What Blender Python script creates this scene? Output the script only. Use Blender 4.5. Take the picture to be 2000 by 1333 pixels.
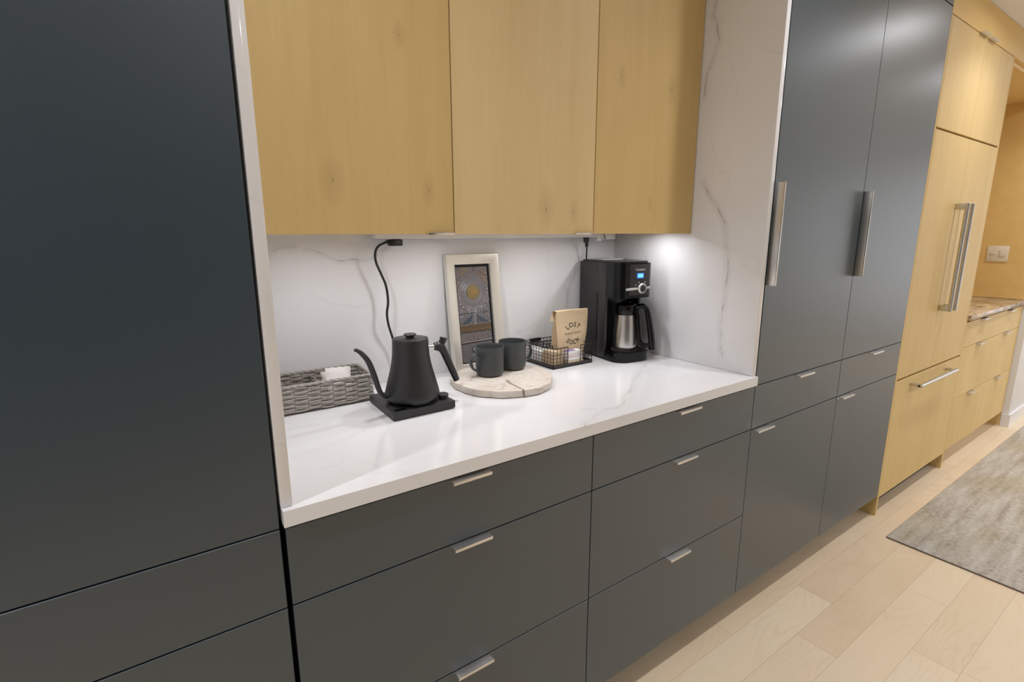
import bpy, bmesh, math, random
from mathutils import Vector, Matrix, Euler, noise
from math import sin, cos, pi, radians as R
random.seed(7)
S = bpy.context.scene
for o in list(bpy.data.objects): bpy.data.objects.remove(o)
C = S.collection

# ------------------------------------------------------------------ camera
cam = bpy.data.cameras.new('camera'); cam.sensor_width = 36.0; cam.sensor_fit = 'HORIZONTAL'
cam.lens = 1005.93 / 2000 * 36.0; cam.clip_start = 0.02
co = bpy.data.objects.new('camera', cam); C.objects.link(co); S.camera = co
co.matrix_world = Matrix.Translation((-0.086, -0.8698, 1.3637)) @ Matrix.Rotation(R(-34.959), 4, 'Z') @ Matrix.Rotation(R(78.28), 4, 'X') @ Matrix.Rotation(R(-0.13), 4, 'Z')

# ------------------------------------------------------------------ world, exposure
W = bpy.data.worlds.new('world'); S.world = W; W.use_nodes = True
W.node_tree.nodes['Background'].inputs[0].default_value = (0.92, 0.96, 1.0, 1)
W.node_tree.nodes['Background'].inputs[1].default_value = 0.05
S.view_settings.view_transform = 'Standard'; S.view_settings.look = 'None'
S.view_settings.gamma = 1.0; S.view_settings.use_curve_mapping = False
S.view_settings.exposure = -0.49

# room lights (recessed ceiling downlights, under-cabinet pucks; rear downlights added as fill)
CEIL = 2.38
DOWN = [(-1.3, -0.42), (0.15, -0.42), (1.65, -0.42), (3.15, -0.42), (4.35, -0.42),
        (-1.3, -2.2), (0.6, -2.2), (2.4, -2.2), (4.2, -2.2), (6.0, -1.6)]  # rear row is unseen, added for bounce fill
DOWN_POWER = {0: 25, 1: 1.4, 2: 2.8, 3: 4.2, 4: 7, 5: 2, 6: 6.5, 7: 18, 8: 19, 9: 28}
PUCK = [(0.28, 0.36), (0.62, 0.36), (1.03, 0.36), (1.335, 0.355)]
PUCK_POWER = [0.85, 1.05, 1.15, 0.75]
def area(name, loc, size, power, col=(.975, 0.985, 1.06), spread=170):
    l = bpy.data.lights.new(name, 'AREA'); l.shape = 'DISK'; l.size = size; l.energy = power
    l.color = col; l.spread = R(spread)
    o = bpy.data.objects.new(name, l); C.objects.link(o); o.location = loc
    return o

# ------------------------------------------------------------------ materials
def srgb(r, g, b):
    f = lambda c: (c/255/12.92) if c/255 <= .04045 else ((c/255+.055)/1.055)**2.4
    return (f(r), f(g), f(b), 1)
class NT:
    def __init__(s, name):
        s.m = bpy.data.materials.new(name); s.m.use_nodes = True; s.t = s.m.node_tree
        s.b = s.t.nodes['Principled BSDF']
    def n(s, typ, **kw):
        nd = s.t.nodes.new(typ)
        for k, v in kw.items():
            if k.startswith('i_'):
                k = k[2:]; nd.inputs[int(k) if k.isdigit() else k].default_value = v
            else: setattr(nd, k, v)
        return nd
    def l(s, a, b): s.t.links.new(a, b)
    def math(s, op, a, b=None, c=None, clamp=False):
        nd = s.t.nodes.new('ShaderNodeMath'); nd.operation = op; nd.use_clamp = clamp
        for i, x in enumerate((a, b, c)):
            if x is None: continue
            if hasattr(x, 'is_linked'): s.l(x, nd.inputs[i])
            else: nd.inputs[i].default_value = x
        return nd.outputs[0]
    def vmath(s, op, a, b=None, out=0):
        nd = s.t.nodes.new('ShaderNodeVectorMath'); nd.operation = op
        for i, x in enumerate((a, b)):
            if x is None: continue
            if hasattr(x, 'is_linked'): s.l(x, nd.inputs[i])
            else: nd.inputs[i].default_value = x
        return nd.outputs[out]
    def scale(s, a, f):
        nd = s.t.nodes.new('ShaderNodeVectorMath'); nd.operation = 'SCALE'
        s.l(a, nd.inputs[0])
        if hasattr(f, 'is_linked'): s.l(f, nd.inputs['Scale'])
        else: nd.inputs['Scale'].default_value = f
        return nd.outputs[0]
    def mix(s, f, a, b):
        nd = s.t.nodes.new('ShaderNodeMix'); nd.data_type = 'RGBA'
        for i, x in ((0, f), (6, a), (7, b)):
            if hasattr(x, 'is_linked'): s.l(x, nd.inputs[i])
            else: nd.inputs[i].default_value = x
        return nd.outputs[2]
    def ramp(s, f, stops):
        nd = s.t.nodes.new('ShaderNodeValToRGB'); e = nd.color_ramp.elements
        while len(e) < len(stops): e.new(0.5)
        for el, (p, c) in zip(e, stops): el.position = p; el.color = c
        s.l(f, nd.inputs[0]); return nd.outputs[0]
    def pos(s): return s.n('ShaderNodeNewGeometry').outputs['Position']
    def rnd(s): return s.n('ShaderNodeObjectInfo').outputs['Random']
    def noise(s, vec, sc, det=3, rough=.5, dist=0, out=0):
        nd = s.n('ShaderNodeTexNoise', i_Scale=sc, i_Detail=det, i_Roughness=rough, i_Distortion=dist)
        if vec is not None: s.l(vec, nd.inputs['Vector'])
        return nd.outputs[out]
    def mapv(s, vec, scale=(1, 1, 1), loc=(0, 0, 0)):
        nd = s.n('ShaderNodeMapping'); nd.inputs['Scale'].default_value = scale; nd.inputs['Location'].default_value = loc
        s.l(vec, nd.inputs['Vector']); return nd.outputs[0]
    def set(s, **kw):
        for k, v in kw.items():
            k = {'color': 'Base Color', 'rough': 'Roughness', 'metal': 'Metallic', 'spec': 'Specular IOR Level', 'coat': 'Coat Weight',
                 'coatr': 'Coat Roughness', 'em': 'Emission Color', 'ems': 'Emission Strength', 'sheen': 'Sheen Weight', 'aniso': 'Anisotropic', 'sub': 'Subsurface Weight'}[k]
            if hasattr(v, 'is_linked'): s.l(v, s.b.inputs[k])
            else: s.b.inputs[k].default_value = v
        return s
    def bump(s, h, strength=.2, dist=.001):
        nd = s.n('ShaderNodeBump', i_Strength=strength, i_Distance=dist); s.l(h, nd.inputs['Height'])
        s.l(nd.outputs[0], s.b.inputs['Normal']); return s
def plain(name, col, rough=.5, metal=0, vary=.04, sc=40, bump=.05, **kw):
    """a plain coloured surface with slight procedural tone variation and grain"""
    t = NT(name); p = t.n('ShaderNodeTexCoord').outputs['Object']
    nz = t.noise(p, sc, 4, .6)
    a = tuple(max(0, c*(1-vary)) for c in col[:3])+(1,); b = tuple(min(1, c*(1+vary)) for c in col[:3])+(1,)
    t.set(color=t.mix(nz, a, b), rough=rough, metal=metal, **kw)
    if bump: t.bump(t.noise(p, sc*8, 2), bump, .0004)
    return t.m

def wood(name, light, dark, vertical=True, knots=True, rough=.42, figure=1.0, spec=.5, spots=None):
    t = NT(name); p = t.pos(); r = t.rnd()
    off = t.n('ShaderNodeCombineXYZ'); t.l(t.math('MULTIPLY', r, 7.3), off.inputs[0]); t.l(t.math('MULTIPLY', r, 3.1), off.inputs[1]); t.l(t.math('MULTIPLY', r, 11.7), off.inputs[2])
    q = t.vmath('ADD', p, off.outputs[0])
    sc1 = (14, 14, .9) if vertical else (.9, 14, 14)
    sc2 = (130, 130, 5) if vertical else (5, 130, 130)
    warp = t.noise(q, 1.6, 2, .5, out=1)
    q2 = t.vmath('ADD', q, t.scale(warp, .06))
    broad = t.noise(t.mapv(q2, sc1), 1.0, 3, .55)
    fine = t.noise(t.mapv(q2, sc2), 1.0, 3, .6)
    cloud = t.noise(q, 2.3, 2, .5)
    f = t.math('ADD', t.math('MULTIPLY', broad, .55*figure), t.math('ADD', t.math('MULTIPLY', fine, .25), t.math('MULTIPLY', cloud, .35)))
    f = t.math('SUBTRACT', f, .12 + .25*(figure-1))
    # veneer leaves: each strip a slightly different tone
    if vertical:
        sx = t.n('ShaderNodeSeparateXYZ'); t.l(q, sx.inputs[0])
        leaf = t.math('FLOOR', t.math('MULTIPLY', t.math('ADD', sx.outputs[0], sx.outputs[1]), 5.2))
        wn = t.n('ShaderNodeTexWhiteNoise', noise_dimensions='1D'); t.l(leaf, wn.inputs['W'])
        f = t.math('ADD', f, t.math('MULTIPLY', t.math('SUBTRACT', wn.outputs[0], .5), .10))
    col = t.ramp(f, [(.15, dark), (.75, light)])
    if knots:
        vo = t.n('ShaderNodeTexVoronoi', i_Scale=3.2); t.l(t.mapv(q2, (1, 1, .55)), vo.inputs['Vector'])
        sel = t.math('GREATER_THAN', t.n('ShaderNodeSeparateColor').outputs[0], .62)
        sc_ = [n for n in t.t.nodes if n.type == 'SEPARATE_COLOR'][-1]; t.l(vo.outputs['Color'], sc_.inputs[0])
        k = t.math('MULTIPLY', t.math('SUBTRACT', 1.0, t.math('MULTIPLY', vo.outputs['Distance'], 38), clamp=True), sel)
        k = t.math('MULTIPLY', t.math('POWER', k, .6), .42)
        col = t.mix(k, col, tuple(c*.42 for c in dark[:3])+(1,))
    for kx, kz, kr in (spots or []):
        v = t.vmath('MULTIPLY', t.vmath('SUBTRACT', t.vmath('ADD', p, t.scale(t.vmath('SUBTRACT', warp, (.5, .5, .5)), .004)), (kx, .262, kz)), (1, 0, .5))
        dk = t.vmath('LENGTH', v, out=1)
        m = t.math('MAXIMUM', t.math('MULTIPLY', t.math('SUBTRACT', 1.0, t.math('DIVIDE', dk, kr), clamp=True), .75), t.math('MULTIPLY', t.math('SUBTRACT', 1.0, t.math('DIVIDE', dk, kr*7), clamp=True), .22))
        col = t.mix(m, col, (.22, .12, .045, 1))
    t.set(color=col, rough=rough, spec=spec).bump(fine, .05, .0004)
    return t.m

def quartz(name, veins):
    t = NT(name); p = t.pos()
    d1 = t.vmath('SUBTRACT', t.noise(p, 9, 5, .65, out=1), (.5, .5, .5))
    q = t.vmath('ADD', p, t.scale(d1, .030))
    base = t.mix(t.noise(p, 2.0, 4, .55, 1.0), (.76, .755, .765, 1), (.85, .845, .85, 1))
    dmin = None
    for (pts, wd, st) in veins:
        for a, b in zip(pts, pts[1:]):
            A = Vector(a); BA = Vector(b) - A
            PA = t.vmath('SUBTRACT', q, tuple(A))
            h = t.math('MULTIPLY', t.vmath('DOT_PRODUCT', PA, tuple(BA), out=1), 1/max(1e-9, BA.dot(BA)), clamp=True)
            nd = t.n('ShaderNodeVectorMath', operation='SCALE'); nd.inputs[0].default_value = tuple(BA); t.l(h, nd.inputs['Scale'])
            d = t.vmath('LENGTH', t.vmath('SUBTRACT', PA, nd.outputs[0]), out=1)
            d = t.math('DIVIDE', d, wd)
            core = t.math('MULTIPLY', t.math('SUBTRACT', 1.0, d, clamp=True), st)
            halo = t.math('MULTIPLY', t.math('SUBTRACT', 1.0, t.math('DIVIDE', d, 6), clamp=True), st*.22)
            m = t.math('MAXIMUM', core, halo)
            dmin = m if dmin is None else t.math('MAXIMUM', dmin, m)
    brk = t.math('ADD', .35, t.math('MULTIPLY', t.math('SUBTRACT', t.noise(p, 16, 3, .6), .38), 3.6, clamp=True), clamp=True)
    # faint secondary hairline veining everywhere
    w = t.math('ABSOLUTE', t.math('SUBTRACT', t.noise(q, 1.7, 3, .5, .6), .5))
    hair = t.math('MULTIPLY', t.math('SUBTRACT', 1.0, t.math('MULTIPLY', w, 140), clamp=True), .06)
    hair = t.math('MULTIPLY', hair, t.math('GREATER_THAN', t.noise(p, 3.1, 1), .52))
    f = t.math('MAXIMUM', t.math('MULTIPLY', dmin, brk), hair) if dmin is not None else hair
    t.set(color=t.mix(f, base, (.24, .21, .19, 1)), rough=.10, spec=.5)
    return t.m

M = {}
def lacquer():
    t = NT('navy_lacquer'); p = t.pos()
    c = t.mix(t.noise(p, 1.3, 2), (.012, .032, .048, 1), (.014, .036, .053, 1))
    t.set(color=c, rough=.42, spec=.95, coat=.55, coatr=.34).bump(t.noise(p, 700, 2), .05, .0002)
    return t.m
M['navy'] = lacquer()
MAP_L, MAP_D = (.75, .55, .245, 1), (.61, .42, .15, 1)
M['maple'] = wood('maple_veneer', MAP_L, MAP_D, True, True, .55, 1.0, .6, [(.2502, 1.4752, .0045), (.4705, 1.4644, .003), (.8203, 1.4288, .005), (.9188, 1.4241, .003), (1.3147, 1.8043, .004), (1.0934, 1.8064, .003), (.4116, 1.7825, .0025), (1.2419, 1.4547, .002)])
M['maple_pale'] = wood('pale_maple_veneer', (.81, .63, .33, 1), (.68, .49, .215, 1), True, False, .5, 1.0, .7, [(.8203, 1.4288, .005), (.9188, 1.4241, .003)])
M['maple_h'] = wood('maple_veneer_horizontal', (.84, .60, .24, 1), (.70, .46, .16, 1), False, False, .5)
M['dark'] = plain('dark_cavity_board', (.010, .010, .011, 1), .8, bump=0)
M['steel'] = plain('brushed_nickel', (.74, .72, .70, 1), .34, 1.0, .06, 60)
M['steel_hi'] = plain('polished_nickel', (.70, .68, .66, 1), .16, 1.0, .03, 30, 0)
def brushed():
    t = NT('brushed_stainless'); p = t.n('ShaderNodeTexCoord').outputs['Object']
    n = t.noise(t.mapv(p, (3, 3, 900)), 1, 2)
    t.set(color=t.mix(n, (.56, .55, .53, 1), (.70, .69, .67, 1)), metal=1.0, rough=.27, aniso=.6).bump(n, .06, .0003)
    return t.m
M['brushed'] = brushed()
M['white_paint'] = plain('white_wall_paint', (.80, .785, .76, 1), .6, 0, .015, 3)
M['white_gloss'] = plain('white_trim_paint', (.84, .83, .82, 1), .35, 0, .01, 5, 0)
M['ceiling'] = plain('ceiling_paint', (.82, .80, .77, 1), .8, 0, .015, 3)
M['wall_dark'] = plain('darkened_wall_paint', (.16, .175, .20, 1), .7, 0, .03, 3)  # dark tone stands in for an unlit room behind the camera
M['white_plastic'] = plain('white_plastic', (.80, .79, .78, 1), .35, 0, .01, 20, 0)
M['ivory'] = plain('ivory_plastic', (.78, .70, .56, 1), .35, 0, .01, 20, 0)
M['ivory_d'] = plain('ivory_plastic_recess', (.55, .48, .36, 1), .4, 0, .01, 20, 0)
M['black_matte'] = plain('matte_black_coating', (.020, .0195, .0205, 1), .42, 0, .10, 60, .08)
M['black_soft'] = plain('black_soft_plastic', (.028, .027, .028, 1), .48, 0, .08, 60, .05)
M['black_gloss'] = plain('glossy_black_plastic', (.004, .004, .0045, 1), .09, 0, .1, 20, 0, spec=.32)
M['black_side'] = plain('satin_black_housing', (.022, .020, .021, 1), .34, 0, .05, 60, .05)
M['rubber'] = plain('black_rubber_cable', (.014, .014, .015, 1), .32, 0, .1, 50, 0)
M['silver'] = plain('silver_plastic', (.62, .62, .62, 1), .30, .7, .03, 40, 0)
M['wire'] = plain('dark_bronze_wire', (.020, .015, .014, 1), .45, .3, .1, 80, .05)
M['tray_metal'] = plain('charcoal_sheet_metal', (.045, .036, .036, 1), .5, .2, .08, 80, .05)
M['kraft'] = None
def kraft():
    t = NT('kraft_paper'); p = t.n('ShaderNodeTexCoord').outputs['Object']
    f = t.noise(p, 90, 5, .7); cl = t.noise(p, 14, 3, .5)
    t.set(color=t.mix(f, (.56, .42, .255, 1), (.68, .53, .345, 1)), rough=.78, spec=.25).bump(cl, .5, .006)
    return t.m
M['kraft'] = kraft()
M['ink'] = plain('dark_brown_ink', (.075, .06, .05, 1), .7, 0, .3, 300, 0)
M['paper'] = plain('white_paper', (.80, .77, .745, 1), .7, 0, .05, 60, .3)
M['paper_pink'] = plain('pale_pink_paper', (.72, .60, .59, 1), .7, 0, .05, 60, .2)
M['paper_beige'] = plain('beige_card', (.62, .53, .36, 1), .7, 0, .05, 60, .2)
M['purple'] = plain('lilac_label_paper', (.27, .21, .46, 1), .6, 0, .06, 60, 0)
M['white_logo'] = plain('white_printed_ink', (.75, .75, .75, 1), .5, 0, .02, 20, 0)
def seagrass():
    t = NT('grey_washed_seagrass'); p = t.n('ShaderNodeTexCoord').outputs['Object']
    f = t.noise(t.mapv(p, (60, 60, 220)), 1, 4, .6); g = t.noise(p, 22, 3, .6)
    c = t.mix(f, (.24, .215, .20, 1), (.52, .48, .455, 1))
    c = t.mix(t.math('MULTIPLY', g, .5), c, (.42, .38, .30, 1))
    t.set(color=c, rough=.75).bump(f, .5, .001)
    return t.m
M['seagrass'] = seagrass()
M['seagrass_d'] = plain('dark_woven_stake', (.12, .10, .085, 1), .8, 0, .3, 150, .3)
def mugm():
    t = NT('charcoal_stoneware_glaze'); p = t.n('ShaderNodeTexCoord').outputs['Object']
    f = t.noise(t.mapv(p, (20, 20, 60)), 1, 4, .6)
    t.set(color=t.mix(f, (.034, .039, .040, 1), (.072, .079, .079, 1)), rough=.38).bump(t.noise(p, 90, 3), .12, .001)
    return t.m
M['mug'] = mugm()
M['mug_foot'] = plain('bare_dark_clay_foot', (.045, .034, .028, 1), .8, 0, .2, 100, .2)
def travertine():
    t = NT('petrified_wood_stone'); p = t.n('ShaderNodeTexCoord').outputs['Object']
    d = t.vmath('ADD', p, t.scale(t.vmath('SUBTRACT', t.noise(p, 18, 3, .6, out=1), (.5, .5, .5)), .03))
    ln = t.vmath('LENGTH', t.vmath('MULTIPLY', d, (1, 1.15, 0)), out=1)
    ring = t.math('FRACT', t.math('MULTIPLY', ln, 34)); ring = t.math('ABSOLUTE', t.math('SUBTRACT', ring, .5))
    f = t.math('ADD', t.math('MULTIPLY', ring, .28), t.math('MULTIPLY', t.noise(p, 30, 6, .7), .95))
    c = t.ramp(f, [(.2, (.50, .41, .32, 1)), (.5, (.68, .61, .53, 1)), (.85, (.78, .73, .66, 1))])
    # dark inclusion running from the top over the rim, and a few fissures
    k = None
    for A, Bv, wd, st in (((-.018, -.050, .011), (-.030, -.085, .011), .0075, .8), ((-.028, -.085, .011), (-.034, -.165, .011), .0045, .95)):
        A = Vector(A); BA = Vector(Bv)-A
        dd = t.vmath('ADD', p, t.scale(t.vmath('SUBTRACT', t.noise(p, 45, 3, .6, out=1), (.5, .5, .5)), .012))
        PA = t.vmath('MULTIPLY', t.vmath('SUBTRACT', dd, tuple(A)), (1, 1, 0)); BA.z = 0
        h = t.math('MULTIPLY', t.vmath('DOT_PRODUCT', PA, tuple(BA), out=1), 1/BA.dot(BA), clamp=True)
        nd = t.n('ShaderNodeVectorMath', operation='SCALE'); nd.inputs[0].default_value = tuple(BA); t.l(h, nd.inputs['Scale'])
        q = t.math('MULTIPLY', t.math('MULTIPLY', t.math('SUBTRACT', 1.0, t.math('DIVIDE', t.vmath('LENGTH', t.vmath('SUBTRACT', PA, nd.outputs[0]), out=1), wd), clamp=True), 1.6, clamp=True), st)
        k = q if k is None else t.math('MAXIMUM', k, q)
    w = t.math('ABSOLUTE', t.math('SUBTRACT', t.noise(d, 9, 3), .5))
    k = t.math('MAXIMUM', t.math('MULTIPLY', k, .9), t.math('MULTIPLY', t.math('SUBTRACT', 1.0, t.math('MULTIPLY', w, 60), clamp=True), .35))
    t.set(color=t.mix(k, c, (.17, .115, .085, 1)), rough=.42).bump(t.noise(p, 60, 4), .2, .001)
    return t.m
M['stone'] = travertine()
def champagne():
    t = NT('champagne_silver_frame'); p = t.n('ShaderNodeTexCoord').outputs['Object']
    f = t.noise(t.mapv(p, (30, 30, 6)), 1, 3)
    t.set(color=t.mix(f, (.70, .67, .59, 1), (.84, .82, .76, 1)), rough=.36, metal=.5).bump(t.noise(p, 150, 2), .05, .0005)
    return t.m
M['frame'] = champagne()
def granite():
    t = NT('brown_granite'); p = t.pos()
    q = t.vmath('ADD', p, t.scale(t.noise(p, 3, 3, out=1), .35))
    f = t.noise(t.mapv(q, (2.2, 6, 6)), 2.2, 6, .7, .8)
    c = t.ramp(f, [(.30, (.10, .065, .045, 1)), (.44, (.33, .23, .14, 1)), (.55, (.60, .46, .30, 1)), (.72, (.66, .48, .24, 1))])
    t.set(color=c, rough=.16); return t.m
M['granite'] = granite()
def floor_mat():
    t = NT('maple_plank_floor'); p = t.pos(); sx = t.n('ShaderNodeSeparateXYZ'); t.l(p, sx.inputs[0])
    x, y = sx.outputs[0], sx.outputs[1]; Wd, L = .127, 1.15
    yr = t.math('DIVIDE', t.math('ADD', y, .0425), Wd); row = t.math('FLOOR', yr); fy = t.math('FRACT', yr)
    off = t.math('MULTIPLY', t.math('FRACT', t.math('MULTIPLY', t.math('ADD', row, 40.0), .3819)), L)
    for k, want in ((0, 1.42), (-2, 1.61), (-3, 2.205), (-4, 1.857), (-1, .72)):
        cur = (((k+40)*.3819) % 1)*L; delta = (-want - cur) % L
        off = t.math('ADD', off, t.math('MULTIPLY', t.math('COMPARE', row, float(k), .1), delta))
    xr = t.math('DIVIDE', t.math('ADD', x, off), L); ix = t.math('FLOOR', xr); fx = t.math('FRACT', xr)
    cid = t.n('ShaderNodeCombineXYZ'); t.l(row, cid.inputs[0]); t.l(ix, cid.inputs[1])
    wn = t.n('ShaderNodeTexWhiteNoise', noise_dimensions='3D'); t.l(cid.outputs[0], wn.inputs['Vector'])
    q = t.vmath('ADD', p, t.scale(wn.outputs['Color'], 9.0))
    warp = t.vmath('ADD', q, t.scale(t.noise(q, 3.0, 2, .5, out=1), .22))
    fig = t.noise(t.mapv(warp, (1.3, 5.5, 1)), 1.0, 1, .4)
    rings = t.math('ABSOLUTE', t.math('SUBTRACT', t.math('FRACT', t.math('MULTIPLY', fig, 16)), .5))
    rings = t.math('MULTIPLY', t.math('SUBTRACT', .5, rings), 2)
    rings = t.math('POWER', rings, 3.0)
    gate = t.math('MULTIPLY', t.math('SUBTRACT', t.noise(q, 2.6, 2), .42), 4, clamp=True)
    fine = t.noise(t.mapv(q, (6, 150, 1)), 1, 3, .6)
    f = t.math('ADD', t.math('MULTIPLY', wn.outputs['Value'], .42), t.math('ADD', t.math('MULTIPLY', fine, .25), t.math('MULTIPLY', t.noise(q, 2.2, 3), .5)))
    c = t.ramp(f, [(.22, (.66, .50, .33, 1)), (.55, (.75, .605, .42, 1)), (1.0, (.80, .68, .495, 1))])
    c = t.mix(t.math('MULTIPLY', t.math('MULTIPLY', rings, gate), .26), c, (.52, .34, .19, 1))
    vo = t.n('ShaderNodeTexVoronoi', i_Scale=1.7); t.l(q, vo.inputs['Vector'])
    k = t.math('MULTIPLY', t.math('SUBTRACT', 1.0, t.math('MULTIPLY', vo.outputs['Distance'], 7), clamp=True), .28)
    c = t.mix(k, c, (.58, .36, .21, 1))
    # plank joints
    ey = t.math('MINIMUM', fy, t.math('SUBTRACT', 1.0, fy)); ex = t.math('MINIMUM', fx, t.math('SUBTRACT', 1.0, fx))
    g = t.math('MAXIMUM', t.math('LESS_THAN', ey, .0065), t.math('LESS_THAN', ex, .0009))
    c = t.mix(t.math('MULTIPLY', g, .42), c, (.30, .19, .10, 1))
    t.set(color=c, rough=.40, spec=.4).bump(t.math('SUBTRACT', fine, t.math('MULTIPLY', g, 2)), .06, .0008)
    return t.m
M['floor'] = floor_mat()
def rug_mat():
    t = NT('greige_woven_rug'); p = t.pos()
    rib = t.n('ShaderNodeTexWave', wave_type='BANDS', bands_direction='Y', i_Scale=42, i_Distortion=1.2, i_Detail=2); t.l(p, rib.inputs['Vector'])
    slub = t.noise(t.mapv(p, (120, 45, 1)), 1.0, 3, .65)
    stria = t.noise(t.mapv(p, (3.5, 26, 1)), 1.0, 3, .6)
    patch = t.noise(t.mapv(p, (1.5, 3.0, 1)), 1.6, 3, .55)
    f = t.math('ADD', t.math('MULTIPLY', slub, .75), t.math('ADD', t.math('MULTIPLY', rib.outputs['Fac'], .05), t.math('MULTIPLY', stria, .62)))
    c = t.ramp(f, [(.48, (.25, .215, .165, 1)), (.64, (.43, .385, .32, 1)), (.86, (.60, .565, .50, 1))])
    c = t.mix(t.math('MULTIPLY', t.math('SUBTRACT', patch, .47), 2.4, clamp=True), c, (.40, .33, .19, 1))
    sx = t.n('ShaderNodeSeparateXYZ'); t.l(p, sx.inputs[0])
    jx = t.math('LESS_THAN', t.math('FRACT', t.math('DIVIDE', t.math('SUBTRACT', sx.outputs[0], 2.53), .5)), .010)
    jy = t.math('LESS_THAN', t.math('FRACT', t.math('DIVIDE', t.math('ADD', sx.outputs[1], .11), .5)), .008)
    c = t.mix(t.math('MULTIPLY', t.math('MAXIMUM', jx, jy), .35), c, (.30, .27, .22, 1))
    t.set(color=c, rough=.95, spec=.1).bump(slub, .8, .003)
    return t.m
M['rug'] = rug_mat()
M['rug_edge'] = plain('rug_binding', (.16, .12, .085, 1), .9, 0, .2, 200, .3)
def emis(name, col, st):
    t = NT(name); p = t.pos(); t.set(color=(col[0]*.5, col[1]*.5, col[2]*.5, 1), em=t.mix(t.noise(p, 30, 1), col, col), ems=st, rough=.4); return t.m
M['lamp'] = emis('lamp_lens', (.98, .985, 1.03, 1), 170)
M['puck_lens'] = emis('puck_lens', (1, .97, .95, 1), 12)
M['added_glow'] = emis('added_glow_pane', (.94, .96, 1, 1), 1.6)  # glow for the added window, brightens reflections from the right
M['lcd'] = emis('blue_lcd', (.03, .22, 1.0, 1), 1.1)
M['lcd_hi'] = emis('bright_lcd_digits', (.18, .62, 1.0, 1), 1.5)

# veins of the quartz
XR, YB, ZC = 1.4595, .617, .914
v_right = [([(XR, .225, 2.09), (XR, .236, 2.03), (XR, .206, 1.962), (XR, .218, 1.93), (XR, .244, 1.867), (XR, .246, 1.80)], .0028, .95),
           ([(XR, .23, 1.53), (XR, .196, 1.483), (XR, .166, 1.449), (XR, .138, 1.40), (XR, .127, 1.342), (XR, .115, 1.244), (XR, .117, 1.143), (XR, .126, 1.056), (XR, .107, .95)], .0032, .85),
           ([(XR, .50, 1.345), (XR, .44, 1.24), (XR, .41, 1.10), (XR, .33, .96), (XR, .30, .914)], .0026, .45)]
v_back = [([(.13, YB, 1.30), (.176, YB, 1.318), (.20, YB, 1.33), (.241, YB, 1.331)], .0026, .75),
          ([(.27, YB, 1.325), (.327, YB, 1.306), (.354, YB, 1.294), (.40, YB, 1.295), (.443, YB, 1.291), (.483, YB, 1.317)], .0026, .75),
          ([(1.316, YB, 1.345), (1.266, YB, 1.243), (1.221, YB, 1.168), (1.206, YB, 1.05), (1.16, YB, .95)], .0034, .7),
          ([(1.13, YB, 1.07), (1.045, YB, 1.03), (.97, YB, 1.02)], .0026, .4)]
v_top = [([(1.3245, .308, ZC), (1.136, .198, ZC), (.99, .10, ZC), (.916, .046, ZC), (.875, .035, ZC), (.847, .044, ZC), (.749, -.001, ZC), (.72, -.02, ZC)], .0030, .65),
         ([(.875, .035, ZC), (.80, .075, ZC)], .0026, .45),
         ([(.10, .375, ZC), (.203, .365, ZC), (.315, .398, ZC)], .0040, .32),
         ([(.12, .207, ZC), (.21, .226, ZC), (.319, .282, ZC)], .0032, .32)]
M['q_right'] = quartz('veined_quartz_right', v_right)
M['q_back'] = quartz('veined_quartz_backsplash', v_back)
M['q_top'] = quartz('veined_quartz_worktop', v_top)
M['q_left'] = quartz('veined_quartz_left', [])

# ------------------------------------------------------------------ mesh helpers
def box(bm, x0, x1, y0, y1, z0, z1, bev=0, mi=0, seg=2):
    r = bmesh.ops.create_cube(bm, size=1)
    vs = r['verts']
    for v in vs:
        v.co = Vector((x0+(v.co.x+.5)*(x1-x0), y0+(v.co.y+.5)*(y1-y0), z0+(v.co.z+.5)*(z1-z0)))
    fs = set(f for v in vs for f in v.link_faces)
    for f in fs: f.material_index = mi
    if bev:
        es = list(set(e for v in vs for e in v.link_edges))
        bmesh.ops.bevel(bm, geom=es, offset=bev, segments=seg, affect='EDGES', profile=.5, material=-1)
    return bm
def lathe(bm, prof, c=(0, 0, 0), seg=48, mi=0, closed=False):
    rings = []
    for r, z in prof:
        if r < 1e-6: rings.append([bm.verts.new((c[0], c[1], c[2]+z))])
        else: rings.append([bm.verts.new((c[0]+r*cos(2*pi*i/seg), c[1]+r*sin(2*pi*i/seg), c[2]+z)) for i in range(seg)])
    prs = list(zip(rings, rings[1:]))
    if closed: prs.append((rings[-1], rings[0]))
    for a, b in prs:
        for i in range(seg):
            j = (i+1) % seg
            if len(a) == 1 and len(b) == 1: continue
            if len(a) == 1: f = bm.faces.new((a[0], b[j], b[i]))
            elif len(b) == 1: f = bm.faces.new((a[i], a[j], b[0]))
            else: f = bm.faces.new((a[i], a[j], b[j], b[i]))
            f.material_index = mi
    return bm
def smooth_path(pts, n=8):
    P = [Vector(p) for p in pts]; P = [2*P[0]-P[1]] + P + [2*P[-1]-P[-2]]; out = []
    for i in range(1, len(P)-2):
        for k in range(n):
            t = k/n; a, b, c, d = P[i-1:i+3]
            out.append(.5*((2*b)+(c-a)*t+(2*a-5*b+4*c-d)*t*t+(3*b-a-3*c+d)*t**3))
    out.append(P[-2]); return out
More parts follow.
